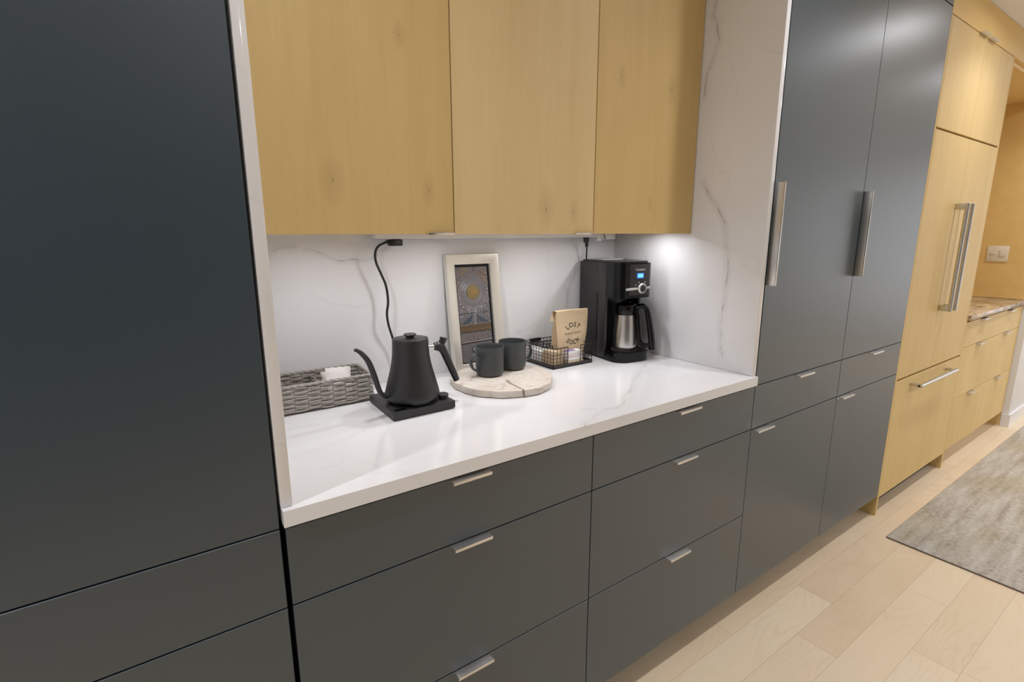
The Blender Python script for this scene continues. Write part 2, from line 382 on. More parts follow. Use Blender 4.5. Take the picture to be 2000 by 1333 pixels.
def tube(bm, pts, rad, seg=10, mi=0, cyclic=False, flat=None, up=None):
    """sweep; rad number or list or (rn, rb) pairs"""
    pts = [Vector(p) for p in pts]; n = len(pts); rings = []
    prev = None
    for i, p in enumerate(pts):
        if cyclic: t = pts[(i+1) % n]-pts[i-1]
        else: t = pts[min(i+1, n-1)]-pts[max(i-1, 0)]
        t.normalize()
        if up is not None: u = Vector(up)
        elif prev is not None: u = prev
        else: u = Vector((0, 0, 1)) if abs(t.z) < .9 else Vector((0, 1, 0))
        nn = (u - t*u.dot(t)).normalized(); b = t.cross(nn); prev = nn
        r = rad[i] if isinstance(rad, (list, tuple)) and len(rad) == n and not isinstance(rad, tuple) else rad
        ra, rb = r if isinstance(r, tuple) else (r, r)
        rings.append([bm.verts.new(p + nn*ra*cos(2*pi*k/seg) + b*rb*sin(2*pi*k/seg)) for k in range(seg)])
    m = n if cyclic else n-1
    for i in range(m):
        a, c = rings[i], rings[(i+1) % n]
        for k in range(seg):
            f = bm.faces.new((a[k], a[(k+1) % seg], c[(k+1) % seg], c[k])); f.material_index = mi
    if not cyclic:
        for rg in (rings[0][::-1], rings[-1]): bm.faces.new(rg).material_index = mi
    return bm
def prism(bm, poly, lo, hi, axis='z', mi=0):
    f3 = {'z': lambda a, b, h: (a, b, h), 'y': lambda a, b, h: (a, h, b), 'x': lambda a, b, h: (h, a, b)}[axis]
    A = [bm.verts.new(f3(a, b, lo)) for a, b in poly]; B = [bm.verts.new(f3(a, b, hi)) for a, b in poly]
    n = len(poly); fs = [bm.faces.new(A[::-1]), bm.faces.new(B)]
    for i in range(n): fs.append(bm.faces.new((A[i], A[(i+1) % n], B[(i+1) % n], B[i])))
    for f in fs: f.material_index = mi
    return bm
def rrect(x0, x1, y0, y1, r, n=6):
    out = []
    for cx, cy, a0 in ((x1-r, y1-r, 0), (x0+r, y1-r, pi/2), (x0+r, y0+r, pi), (x1-r, y0+r, 3*pi/2)):
        for k in range(n+1): out.append((cx+r*cos(a0+pi/2*k/n), cy+r*sin(a0+pi/2*k/n)))
    return out
def bev_edges(bm, off, ang=.7, seg=2):
    es = [e for e in bm.edges if len(e.link_faces) == 2 and e.calc_face_angle(0) > ang]
    bmesh.ops.bevel(bm, geom=es, offset=off, segments=seg, affect='EDGES', profile=.5, material=-1)
def B(): return bmesh.new()
def obj(name, bm, mat, parent=None, label=None, ang=.6, local=False):
    bmesh.ops.recalc_face_normals(bm, faces=bm.faces[:])
    for f in bm.faces: f.smooth = True
    for e in bm.edges: e.smooth = len(e.link_faces) == 2 and e.calc_face_angle(0) < ang
    me = bpy.data.meshes.new(name)
    if parent is not None and not local:
        top = parent
        while top.parent: top = top.parent
        bmesh.ops.translate(bm, verts=bm.verts[:], vec=-Vector(top.location))
    bm.to_mesh(me); bm.free()
    for m in (mat if isinstance(mat, (list, tuple)) else [mat]): me.materials.append(m)
    o = bpy.data.objects.new(name, me); C.objects.link(o)
    if parent is not None: o.parent = parent
    if label: o['label'] = label
    return o
def thing(name, label, cat, loc, rz=0, group=None):
    o = bpy.data.objects.new(name, None); C.objects.link(o); o.empty_display_size = .05
    o.location = loc; o.rotation_euler = (0, 0, rz); o['label'] = label; o['category'] = cat
    if group: o['group'] = group
    return o
def tag(o, label, cat, group=None):
    o['label'] = label; o['category'] = cat
    if group: o['group'] = group
    return o
def struct(name, bm, mat):
    o = obj(name, bm, mat); o['kind'] = 'structure'; return o
def copy_tree(o, parent=None):
    c = o.copy(); C.objects.link(c); c.parent = parent
    for ch in [x for x in o.children]: copy_tree(ch, c)
    return c

# ------------------------------------------------------------------ the room
XL, XW, YF, YW = -2.4, 7.2, -3.6, .66
struct('floor', box(B(), XL, XW, YF, YW, -.05, 0), M['floor'])
struct('ceiling', box(B(), XL, XW, YF, YW, CEIL, CEIL+.05), M['ceiling'])
struct('wall_back', box(B(), XL, 5.5, YW, YW+.08, 0, CEIL), M['white_paint'])
struct('wall_left', box(B(), XL-.08, XL, YF, YW, 0, CEIL), M['white_paint'])
struct('wall_front', box(B(), 1.6, XW, YF-.08, YF, 0, CEIL), M['white_paint'])
struct('wall_front_left', box(B(), XL, 1.6, YF-.08, YF, 0, CEIL), M['wall_dark'])  # unseen wall part darkened so the left navy fronts reflect less
bm = B()
for a, b, c, d in ((YF, -3.15, 0, CEIL), (-.55, YW, 0, CEIL), (-3.15, -.55, 0, .35), (-3.15, -.55, 2.15, CEIL)): box(bm, XW, XW+.08, a, b, c, d)
struct('wall_right', bm, M['white_paint'])
bm = B()
for a, b, c, d in ((-3.15, -3.09, .35, 2.15), (-.61, -.55, .35, 2.15), (-3.09, -.61, .35, .41), (-3.09, -.61, 2.09, 2.15), (-1.88, -1.82, .41, 2.09)): box(bm, XW-.01, XW+.05, a, b, c, d, .003)
wn_ = struct('added_light_window', bm, M['white_gloss'])  # unseen window, added to brighten reflections in the cabinet fronts
obj('pane', box(B(), XW+.03, XW+.036, -3.09, -.61, .41, 2.09), M['added_glow'], wn_)
bm = box(B(), 4.835, 5.46, -.035, YW, 0, CEIL, .003)
struct('wall_partition', bm, M['white_paint'])
bm = prism(B(), [(4.8335, -.0015), (4.8215, -.0015), (4.8215, -.049), (5.472, -.049), (5.472, -.0355), (4.8335, -.0355)], 0, .092); bev_edges(bm, .002)
struct('baseboard_right', bm, M['white_gloss'])
struct('wall_passage', box(B(), 5.46, XW, .09, .17, 2.10, CEIL), M['white_paint'])
bm = box(B(), 5.46, 5.54, .06, .17, 0, 2.10, .003); box(bm, 6.36, 6.44, .06, .17, 0, 2.10, .003); box(bm, 5.54, 6.36, .06, .17, 2.03, 2.10, .003)
struct('trim_1', bm, M['white_gloss'])
struct('wall_hall', box(B(), 6.44, XW, .09, .17, 0, 2.10), M['white_paint'])
d1 = struct('door_1', box(B(), 5.545, 6.355, .10, .14, .012, 2.025, .002), M['white_gloss'])
bm = B()
for (a, b, c, d) in ((5.64, 5.91, .15, .9), (5.99, 6.26, .15, .9), (5.64, 5.91, 1.05, 1.9), (5.99, 6.26, 1.05, 1.9)):
    box(bm, a, b, .094, .10, c, d, .002)
obj('door_panel', bm, M['white_gloss'], d1)

# recessed ceiling downlights
dl = thing('recessed_downlight', 'round white recessed ceiling downlight over the kitchen aisle', 'ceiling light', (0, 0, CEIL), 0, 'recessed ceiling downlights')
bm = lathe(B(), [(.052, -.001), (.078, -.001), (.078, -.006), (.050, -.008), (.050, -.001)], (0, 0, 0), 32)
obj('trim_ring', bm, M['white_gloss'], dl, local=True)
bm = lathe(B(), [(0, -.003), (.051, -.003)], (0, 0, 0), 32)
obj('lens', bm, M['lamp'], dl, local=True)
for i, (x, y) in enumerate(DOWN):
    o = dl if i == 0 else copy_tree(dl); o.location = (x, y, CEIL)
    area('downlight_beam', (x, y, CEIL-.012), .10, DOWN_POWER[i], spread=128)

# ------------------------------------------------------------------ pulls
def tab_pull(cx, ztop, parent, w=.092, y0=0.0, proj=.021, lab=None):
    bm = box(B(), cx-w/2, cx+w/2, y0-proj, y0+.010, ztop-.0005, ztop+.0022, .0006)
    box(bm, cx-w/2, cx+w/2, y0-proj-.0016, y0-proj+.001, ztop-.0045, ztop+.0022, .0006)
    return obj('handle', bm, M['steel'], parent, lab)
def front(name, x0, x1, z0, z1, parent, mat, y0=0.0, th=.019):
    return obj(name, box(B(), x0+.0012, x1-.0012, y0, y0+th, z0+.0013, z1-.0013, .0010, 0, 1), mat, parent)

H0, H1, H2, HB, HT = .876, .7245, .4117, .104, 2.262
V0, V0B, V1, V2, V3, V4 = .044, .0505, .7685, 1.4905, 2.104, 2.700
def body(x0, x1, z0, z1, parent, toe=True, back=.655, mat=None, y0=.020):
    bm = box(B(), x0, x1, y0, back, z0, z1)
    if toe: box(bm, x0+.002, x1-.002, .085, back-.01, 0, z0)
    return obj('body', bm, mat or M['dark'], parent)
# --- left tall cabinet
XT = -.62
t = thing('tall_cabinet', 'dark navy tall cabinet at the left edge, no visible handles', 'cabinet', (-.29, .3, 0))
body(XT, V0-.001, HB+.006, HT, t)
front('door', XT, V0, H0, HT, t, M['navy']); front('drawer', XT, V0, H1, H0, t, M['navy']); front('door', XT, V0, HB, H1, t, M['navy'])
obj('top_filler', box(B(), XT, V0, 0, .019, HT+.002, CEIL-.001), M['navy'], t)
# --- two drawer banks
def bank(x0, x1, lab):
    t = thing('drawer_base_cabinet', lab, 'cabinet', ((x0+x1)/2, .3, 0))
    body(x0+.001, x1-.001, HB+.006, .8835, t, back=.64)
    for z0, z1 in ((H1, .8750), (H2, H1), (HB, H2)):
        d = front('drawer', x0, x1, z0, z1, t, M['navy'])
        tab_pull((x0+x1)/2+.0, z1-.0022, d, .092 if x0 < .5 else .095)
    return t
bank(V0B, V1, 'three-drawer dark navy base cabinet under the left half of the white worktop')
bank(V1, V2, 'three-drawer dark navy base cabinet under the right half of the white worktop')
# --- right tall cabinet
t = thing('tall_cabinet', 'tall grey-navy double-door pantry cabinet between quartz panel and maple refrigerator', 'cabinet', ((V2+V4)/2, .3, 0))
body(V2+.001, V4-.001, HB+.006, HT, t)
for i, (a, b) in enumerate(((V2, V3), (V3, V4))):
    d = front('door', a, b, H0, HT, t, M['navy'])
    x = a+.0035
    bm = box(B(), x-.0018, x+.0018, -.030, .0, 1.205, 1.515, .0006); box(bm, x-.0018, x+.0035, -.0318, -.028, 1.205, 1.515, .0006)
    obj('handle', bm, M['brushed'], d)
    d = front('drawer', a, b, H1, H0, t, M['navy']); tab_pull((a+b)/2-.004, H0-.0045, d, .105)
    d = front('door', a, b, HB, H1, t, M['navy']); tab_pull(a+.060, H1-.0038, d, .100)
    if i: obj('door_bumper', box(B(), a+.003, a+.009, -.0035, -.0002, H1-.012, H1-.004, .001), M['white_plastic'], d, 'small white bumper dot')
obj('top_filler', box(B(), V2+.001, V4-.001, 0, .019, HT+.002, CEIL-.001), M['navy'], t)

# --- worktop, splash and quartz side panels
bm = prism(B(), [(-.0155, .8842), (YB+.012, .8842), (YB+.012, ZC), (-.0155, ZC)], .0480, 1.4755, 'x')
bev_edges(bm, .0022)
tag(obj('worktop', bm, M['q_top']), 'white veined quartz worktop over the navy drawers', 'worktop')
bm = box(B(), .0475, XR+.0235, YB, YB+.018, ZC+.0004, CEIL-.002)
tag(obj('backsplash', bm, M['q_back']), 'white veined quartz backsplash behind the kettle and framed art', 'backsplash')
bm = box(B(), .0475, .0665, -.003, YB-.0005, ZC+.0004, CEIL-.002, .0018)
tag(obj('quartz_side_panel', bm, M['q_left']), 'narrow white quartz edge beside the left tall navy cabinet', 'panel')
bm = box(B(), XR, XR+.021, -.004, YB-.0005, ZC+.0004, CEIL-.002, .0018)
tag(obj('quartz_side_panel', bm, M['q_right']), 'white grey-veined quartz side panel to the right of the coffee maker', 'panel')

# --- upper cabinets
UB, UF = 1.3645, .262
UX = [.0675, .535, .998, 1.4585]
labs = ['maple wall cabinet on the left, above the wicker basket and kettle', 'middle maple wall cabinet above the framed art and mugs', 'maple wall cabinet on the right, above the coffee maker']
for i in range(3):
    a, b = UX[i], UX[i+1]
    t = thing('wall_cabinet', labs[i], 'cabinet', ((a+b)/2, .45, UB), 0, 'maple wall cabinets')
    obj('body', box(B(), a+.001, b-.001, UF+.021, YB-.001, UB+.030, CEIL-.003), M['maple'], t)
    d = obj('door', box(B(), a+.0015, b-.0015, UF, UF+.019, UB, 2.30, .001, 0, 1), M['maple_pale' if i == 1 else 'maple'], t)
    obj('top_filler', box(B(), a+.001, b-.001, UF, UF+.019, 2.303, CEIL-.003), M['maple'], t)
    if i < 2:
        cx = (.497, .957)[i]
        bm = box(B(), cx-.034, cx+.034, UF-.007, UF+.012, UB-.0022, UB+.0002, .0005)
        box(bm, cx-.034, cx+.034, UF-.008, UF-.0062, UB-.0022, UB+.0035, .0005)
        obj('handle', bm, M['steel_hi'], d)
    # puck light
for i, (x, y) in enumerate(PUCK):
    p = thing('puck_light', 'small round recessed light under the ' + ['left maple wall cabinet above the wicker basket', 'middle maple wall cabinet, nearest the kettle cord', 'right maple wall cabinet, left of the coffee maker', 'right maple wall cabinet, nearest the quartz side panel'][i], 'light', (x, y, UB+.0295), 0, 'under-cabinet puck lights')
    obj('trim_ring', lathe(B(), [(.024, 0), (.033, 0), (.033, -.004), (.022, -.006), (.022, 0)], (x, y, UB+.0295), 24), M['steel'], p)
    obj('lens', lathe(B(), [(0, -.002), (.023, -.002)], (x, y, UB+.0295), 24), M['puck_lens'], p)
    area('puck_beam', (x, y, UB+.0232), .035, PUCK_POWER[i], (.98, .99, 1.05), 160)

# --- power strip under the uppers
t = thing('power_strip', 'long slim white plug strip under the maple wall cabinets', 'power strip', (.9, .575, UB))
bm = B(); y0, y1, z0, z1 = .556, .600, UB-.0125, UB+.0295
box(bm, .445, 1.335, y0, y1, z0, z1, .003)
obj('housing', bm, M['white_plastic'], t)
for k in range(5):
    x = .505 + k*.195
    bm = box(B(), x-.022, x+.022, y0+.006, y1-.006, z0-.0012, z0+.001, .0005)
    obj('outlet', bm, M['white_plastic'], t)
bm = box(B(), 1.330, 1.395, .553, .604, UB-.021, UB+.0295, .003); box(bm, 1.305, 1.331, .560, .598, UB-.028, UB-.002, .004)
obj('junction_box', bm, M['white_plastic'], t)
obj('feed_wire', tube(B(), smooth_path([(1.329, .552, UB+.004), (1.330, .549, UB-.006), (1.335, .548, UB-.016), (1.337, .551, UB-.021)]), .0013, 6), M['rubber'], t)

# ------------------------------------------------------------------ maple refrigerator run
FX0, FX1 = 2.702, 3.612
bm = box(B(), V4+.0008, V4+.0175, .0, .655, 0, 2.236, .001, 0, 1)
tag(obj('maple_end_panel', bm, M['maple']), 'thin maple end panel between grey-navy cabinet and refrigerator', 'panel')
bm = box(B(), 3.613, 3.632, .0, .655, 0, 2.236, .001, 0, 1)
tag(obj('maple_end_panel', bm, M['maple']), 'thin maple end panel to the right of the refrigerator', 'panel')
FA, FB, FM = V4+.018, 3.612, 3.165
def bar_handle(parent, p0, p1, stand, r=.0095):
    """round bar parallel to the door with two flat posts"""
    bm = B(); p0 = Vector(p0); p1 = Vector(p1); d = (p1-p0).normalized()
    tube(bm, [p0, p1], r, 18)
    for p in (p0+d*.014, p1-d*.014):
        if abs(d.z) > .5: box(bm, p.x-.0065, p.x+.0065, p.y, .0, p.z-.014, p.z+.014, .0015)
        else: box(bm, p.x-.014, p.x+.014, p.y, .0, p.z-.0065, p.z+.0065, .0015)
    bev_edges(bm, .0008, 1.2, 1)
    return obj('handle', bm, M['brushed'], parent)
t = thing('refrigerator', 'maple-panelled double-door refrigerator with long steel bar handles', 'refrigerator', ((FA+FB)/2, .3, 0))
obj('body', box(B(), FA+.002, FB-.002, .03, .65, .075, 1.797), M['dark'], t)
bm = box(B(), FA+.004, FB-.004, .050, .056, .012, .074); 
for k in range(3): box(bm, FA+.01, FB-.01, .046, .050, .024+k*.018, .032+k*.018)
obj('toe_grille', bm, M['tray_metal'], t)
d = front('door', FA, FM, .690, 1.800, t, M['maple']); bar_handle(d, (3.122, -.045, .985), (3.122, -.045, 1.503), .045)
d = front('door', FM, FB, .690, 1.800, t, M['maple']); bar_handle(d, (3.192, -.045, .985), (3.192, -.045, 1.503), .045)
d = front('freezer_drawer', FA, FB, .092, .683, t, M['maple']); bar_handle(d, (2.892, -.042, .641), (3.418, -.042, .641), .045)
t = thing('bridge_cabinet', 'two-door maple cabinet above the panelled refrigerator', 'cabinet', ((FA+FB)/2, .3, 1.808))
obj('body', box(B(), FA+.001, FB-.001, .022, .65, 1.808, 2.235), M['maple'], t)
for i, (a, b) in enumerate(((FA, FM), (FM, FB))):
    d = front('door', a, b, 1.806, 2.236, t, M['maple'])
    cx = (FM-.062, FM+.062)[i]
    bm = box(B(), cx-.046, cx+.046, -.021, .010, 2.2350, 2.2372, .0005); box(bm, cx-.046, cx+.046, -.0226, -.020, 2.2305, 2.2372, .0005)
    obj('handle', bm, M['steel'], d)
tag(obj('fascia_board', box(B(), V4+.001, 4.833, .0, .020, 2.2385, CEIL-.001, .001, 0, 1), M['maple_h']), 'long maple fascia board below the ceiling above refrigerator and niche', 'fascia')
# niche with granite top
tag(obj('niche_soffit', box(B(), 3.633, 4.799, .0205, .65, 2.216, 2.250), M['maple_h']), 'maple soffit panel over the granite-topped niche', 'panel')
tag(obj('niche_back_panel', box(B(), 3.633, 4.7985, .628, .648, .9155, 2.2135), M['maple_h']), 'maple back panel of the granite-topped niche', 'panel')
bm = box(B(), 4.800, 4.832, .0, .655, .9150, 2.237, .001, 0, 1)
tag(obj('niche_end_panel', bm, M['maple_h']), 'warm maple side panel carrying the ivory switch plate', 'panel')
t = thing('drawer_base_cabinet', 'wide three-drawer maple base cabinet under the brown granite top', 'cabinet', (4.2, .3, 0))
obj('body', box(box(B(), 3.634, 4.831, .021, .648, HB+.006, .872), 3.634, 4.818, .085, .64, 0, HB+.006), M['maple'], t)
obj('side_panel', box(B(), 4.8195, 4.832, .0, .16, 0, .1025), M['maple'], t)
for z0, z1 in ((.7245, .874), (.422, .7245), (HB, .422)):
    d = front('drawer', 3.633, 4.832, z0, z1, t, M['maple'])
    for cx in (3.93, 4.50): tab_pull(cx, z1-.0035, d, .10)
bm = box(B(), 3.6335, 4.8335, -.016, .627, .8842, .9140, .003)
tag(obj('granite_worktop', bm, M['granite']), 'brown and gold granite worktop in the maple niche at right', 'worktop')
t = thing('light_switch', 'ivory double switch plate on the maple niche panel', 'switch', (4.7995, .177, 1.222))
obj('plate', box(B(), 4.794, 4.7995, .119, .234, 1.168, 1.276, .002), M['ivory'], t)
for yy, zz, wy, wz in ((.203, 1.222, .0150, .0045), (.152, 1.222, .0150, .020)):
    obj('recess', box(B(), 4.7928, 4.7945, yy-wy-.0025, yy+wy+.0025, zz-wz/1-.0025, zz+wz/1+.0025, .0005), M['ivory_d'], t)
    obj('rocker', box(B(), 4.7905, 4.7935, yy-wy, yy+wy, zz-wz, zz+wz, .001), M['ivory'], t)

# ------------------------------------------------------------------ rug
bm = box(B(), 2.53, 5.35, -2.1, -.110, .0005, .0075, .002)
rg = thing('rug', 'flat woven greige rug on the maple floor', 'rug', (3.9, -1.1, 0))
obj('pile', bm, M['rug'], rg)
bm = tube(B(), [(2.531, -.111, .0035), (2.531, -2.099, .0035), (5.349, -2.099, .0035), (5.349, -.111, .0035)], .0030, 6, cyclic=True)
obj('binding', bm, M['rug_edge'], rg)

exec_items = True
# ------------------------------------------------------------------ wicker basket
def wicker():
    X0, X1, Y0, Y1, Z0, Z1 = .082, .389, .4635, .607, ZC+.0005, .9905
    t = thing('wicker_basket', 'low grey woven rectangular basket beside the black kettle', 'basket', ((X0+X1)/2, (Y0+Y1)/2, Z0))
    obj('bottom', box(B(), X0+.006, X1-.006, Y0+.006, Y1-.006, Z0, Z0+.004), M['seagrass_d'], t)
    rows = 11; rh = (Z1-Z0-.006)/rows
    per = rrect(X0+.005, X1-.005, Y0+.005, Y1-.005, .012, 4)
    # resample
    pts = [Vector((a, b, 0)) for a, b in per]; L = [0]
    for i in range(len(pts)): L.append(L[-1]+(pts[(i+1) % len(pts)]-pts[i]).length)
    tot = L[-1]; nst = 26
    def at(s):
        s %= tot
        for i in range(len(pts)):
            if L[i+1] >= s:
                f = (s-L[i])/(L[i+1]-L[i]); a, b = pts[i], pts[(i+1) % len(pts)]; d = (b-a).normalized()
                return a.lerp(b, f), Vector((d.y, -d.x, 0))
    bm = B()
    for r in range(rows):
        z = Z0+.005+rh*(r+.5)
        for half in (0, 1):
            path = []
            N = nst*8
            for k in range(N):
                s = tot*k/N; p, nn = at(s)
                ph = pi*s/(tot/nst) + pi*((r+half) % 2)
                w = sin(ph)
                path.append(p+nn*(.0024*w)+Vector((0, 0, z+(half-.5)*rh*.50+.0011*sin(ph*.5+half*pi+r*1.3))))
            tube(bm, path, (.0019, .0015), 6, cyclic=True, up=(0, 0, 1))
    obj('woven_wall', bm, M['seagrass'], t)
    bm = B()
    for k in range(nst):
        p, nn = at(tot*k/nst)
        tube(bm, [p+Vector((0, 0, Z0+.002)), p+Vector((0, 0, Z1-.003))], .0015, 6)
    obj('stakes', bm, M['seagrass_d'], t)
    bm = B()
    for half in (0, 1):
        path = []
        for k in range(nst*8):
            s = tot*k/(nst*8); p, nn = at(s); ph = 2*pi*s/(tot/24)+pi*half
            path.append(p+nn*.0022*sin(ph)+Vector((0, 0, Z1-.002+.0018*cos(ph))))
        tube(bm, path, .0026, 6, cyclic=True, up=(0, 0, 1))
    obj('rim', bm, M['seagrass'], t)
    for xd in (.165, .250):
        bm = B()
        for r in range(8):
            z = Z0+.008+r*.0078
            path = [(xd+.002*sin(k*pi/4+pi*(r % 2)), Y0+.008+(Y1-Y0-.016)*k/20, z) for k in range(21)]
            tube(bm, path, (.0034, .0020), 6, up=(0, 0, 1))
        obj('divider', bm, M['seagrass'], t)
    return t
wicker()
def packet(name, lab, loc, sx, sy, rot, mat, seed, grp=None):
    bm = B(); n, m = 14, 10; rr = random.Random(seed)
    grid = {}
    for side in (1, -1):
        for i in range(n+1):
            for j in range(m+1):
                u, v = i/n*2-1, j/m*2-1
                if side == -1 and (i in (0, n) or j in (0, m)): grid[(side, i, j)] = grid[(1, i, j)]; continue
                bul = (1-u**4)*(1-v**4)*.0065
                cr = noise.noise(Vector((u*2.2+seed, v*2.2, side)))*.0035
                z = side*bul+cr*(1-max(abs(u), abs(v))**6)+.004*u*v
                grid[(side, i, j)] = bm.verts.new((u*sx/2*(1+.03*sin(9*v)), v*sy/2*(1+.02*sin(11*u)), z))
    for side in (1, -1):
        for i in range(n):
            for j in range(m):
                q = [grid[(side, i, j)], grid[(side, i+1, j)], grid[(side, i+1, j+1)], grid[(side, i, j+1)]]
                if len(set(q)) == 4: bm.faces.new(q if side == 1 else q[::-1])
    bmesh.ops.transform(bm, matrix=Matrix.Translation(loc) @ Euler(rot).to_matrix().to_4x4(), verts=bm.verts[:])
    zmin = min(v.co.z for v in bm.verts)
    o = obj(name, bm, mat, ang=1.2); tag(o, lab, 'packet', grp); return o
packet('paper_packet', 'crumpled white paper packet standing in the middle of the wicker basket', (.305, .512, .968), .068, .085, (R(68), R(6), R(8)), M['paper'], 3)
packet('paper_packet', 'crumpled white packet leaning behind another packet in wicker basket', (.300, .550, .957), .060, .074, (R(75), R(-5), R(-14)), M['paper'], 5)
packet('paper_packet', 'white packet at the left end of the wicker basket', (.128, .500, .958), .050, .070, (R(72), R(0), R(12)), M['paper'], 8)

# ------------------------------------------------------------------ kettle and its base
KX, KY = .4445, .3475
def kettle():
    zb = ZC+.0305
    t = thing('electric_kettle', 'matte black gooseneck electric kettle with thin curved spout', 'kettle', (KX, KY, zb), R(0))
    prof = [(0, .0), (.062, 0), (.0695, .002), (.0716, .008), (.0700, .018), (.0655, .036), (.0590, .060), (.0545, .077), (.0515, .091), (.0490, .106), (.0475, .120), (.0467, .135), (.0462, .152), (.0460, .156), (.0452, .1572), (.043, .1565), (.043, .150), (0, .150)]
    obj('body', lathe(B(), [(r, z) for r, z in prof], (0, 0, 0), 64), M['black_matte'], t, local=True, ang=.9)
    obj('base_ring', lathe(B(), [(.058, -.0035), (.066, -.0035), (.0665, .0015), (.058, .0015)], (0, 0, 0), 64, closed=True), M['black_gloss'], t, local=True)
    bm = lathe(B(), [(0, .1545), (.0425, .1545), (.0428, .1568), (.0405, .1580), (0, .1585)], (0, 0, 0), 48)
    lid = obj('lid', bm, M['black_matte'], t, local=True)
    bm = lathe(B(), [(0, .1575), (.011, .1575), (.011, .1625), (.0155, .1650), (.0165, .1675), (.0150, .1690), (0, .1693)], (0, 0, 0), 40)
    obj('lid_knob', bm, M['black_soft'], lid, local=True)
    # spout towards -x
    a = R(186); dx, dy = cos(a), sin(a)
    P = lambda r, z: (r*dx, r*dy, z)
    sp = smooth_path([P(.060, .021), P(.072, .017), P(.084, .020), P(.0935, .036), P(.101, .062), P(.109, .090), P(.119, .116), P(.134, .137), P(.146, .147), P(.1515, .1475)], 7)
    n = len(sp); rad = [.0075 if i < 4 else (.0058 if i < n*.2 else (.0056 + .0016*sin(pi*min(1, (i/n-.2)/.65)))*(1-.35*max(0, (i/n-.75)/.25))) for i in range(n)]
    bm = tube(B(), sp, rad, 14)
    obj('spout', bm, M['black_matte'], t, local=True, ang=.9)
    # handle towards +x
    a = R(-6); dx, dy = cos(a), sin(a)
    obj('handle_collar', tube(B(), [P(.044, .128), P(.070, .128)], .0050, 20), M['steel_hi'], t, 'polished steel collar', local=True)
    h = smooth_path([P(.0655, .128), P(.072, .128), P(.080, .1262), P(.0865, .120), P(.0925, .108), P(.1010, .088), P(.1130, .060), P(.1235, .035), P(.1262, .028)], 6)
    n = len(h); rad = [(.0105 if i/n < .1 else .0105+.0020*sin(pi*min(1, i/n/.45))-.0022*max(0, (i/n-.35)/.65)) for i in range(n)]
    bm = tube(B(), h, rad, 18, up=(dy, -dx, 0))
    h2 = smooth_path([P(.077, .123), P(.0825, .130), P(.0870, .1375), P(.0905, .1450), P(.0920, .1500)], 6)
    n = len(h2); tube(bm, h2, [.0105-.0016*sin(pi*i/n)+.0004*i/n for i in range(n)], 18, up=(dy, -dx, 0))
    obj('handle', bm, M['black_matte'], t, local=True, ang=.9)
    return t
kettle()
def kettle_base():
    c = (.4465, .365)
    t = thing('kettle_base', 'square black heating base with dial under the gooseneck kettle', 'kettle base', (c[0], c[1], ZC+.0003), R(0))
    poly = [(.3610, .2745), (.5330, .2775), (.5350, .4520), (.3665, .4560)]
    bm = prism(B(), poly, ZC+.0030, ZC+.0215); bev_edges(bm, .0022)
    obj('housing', bm, M['black_soft'], t)
    for x, y in ((.375, .29), (.52, .29), (.522, .44), (.38, .44)):
        obj('rubber_foot', lathe(B(), [(0, 0), (.006, 0), (.006, .0032), (0, .0032)], (x, y, ZC+.0003), 16), M['rubber'], t)
    obj('power_plate', lathe(B(), [(0, .0), (.060, .0), (.060, .0030), (.056, .0052), (.022, .0052), (.02, .0048), (0, .0048)], (KX, KY, ZC+.0213), 48), M['black_gloss'], t)
    k = obj('dial', lathe(B(), [(0, 0), (.0105, 0), (.0105, .0035), (.0150, .0055), (.0155, .0115), (.0140, .0130), (0, .0133)], (.5165, .3150, ZC+.0213), 36), M['black_soft'], t)
    obj('display', box(B(), .372, .402, .2835, .301, ZC+.0212, ZC+.0222, .0004), M['black_gloss'], t)
    pts = [(.4775, .452, ZC+.012), (.480, .490, ZC+.010), (.492, .545, ZC+.028), (.505, .585, ZC+.075), (.500, .590, 1.03), (.4905, .587, 1.065), (.479, .580, 1.10), (.474, .575, 1.135), (.479, .574, 1.170), (.4755, .574, 1.215), (.463, .574, 1.250), (.449, .573, 1.285), (.4475, .572, 1.312), (.457, .571, 1.3305), (.478, .571, 1.3410), (.490, .571, 1.3430)]
    obj('power_cord', tube(B(), smooth_path(pts, 8), .0036, 10), M['rubber'], t)
    bm = box(B(), .4895, .528, .560, .586, 1.3310, 1.3500, .003); box(bm, .500, .519, .564, .582, 1.349, 1.3515, .0008)
    box(bm, .482, .492, .566, .580, 1.337, 1.3485, .002)
    obj('plug', bm, M['rubber'], t)
kettle_base()

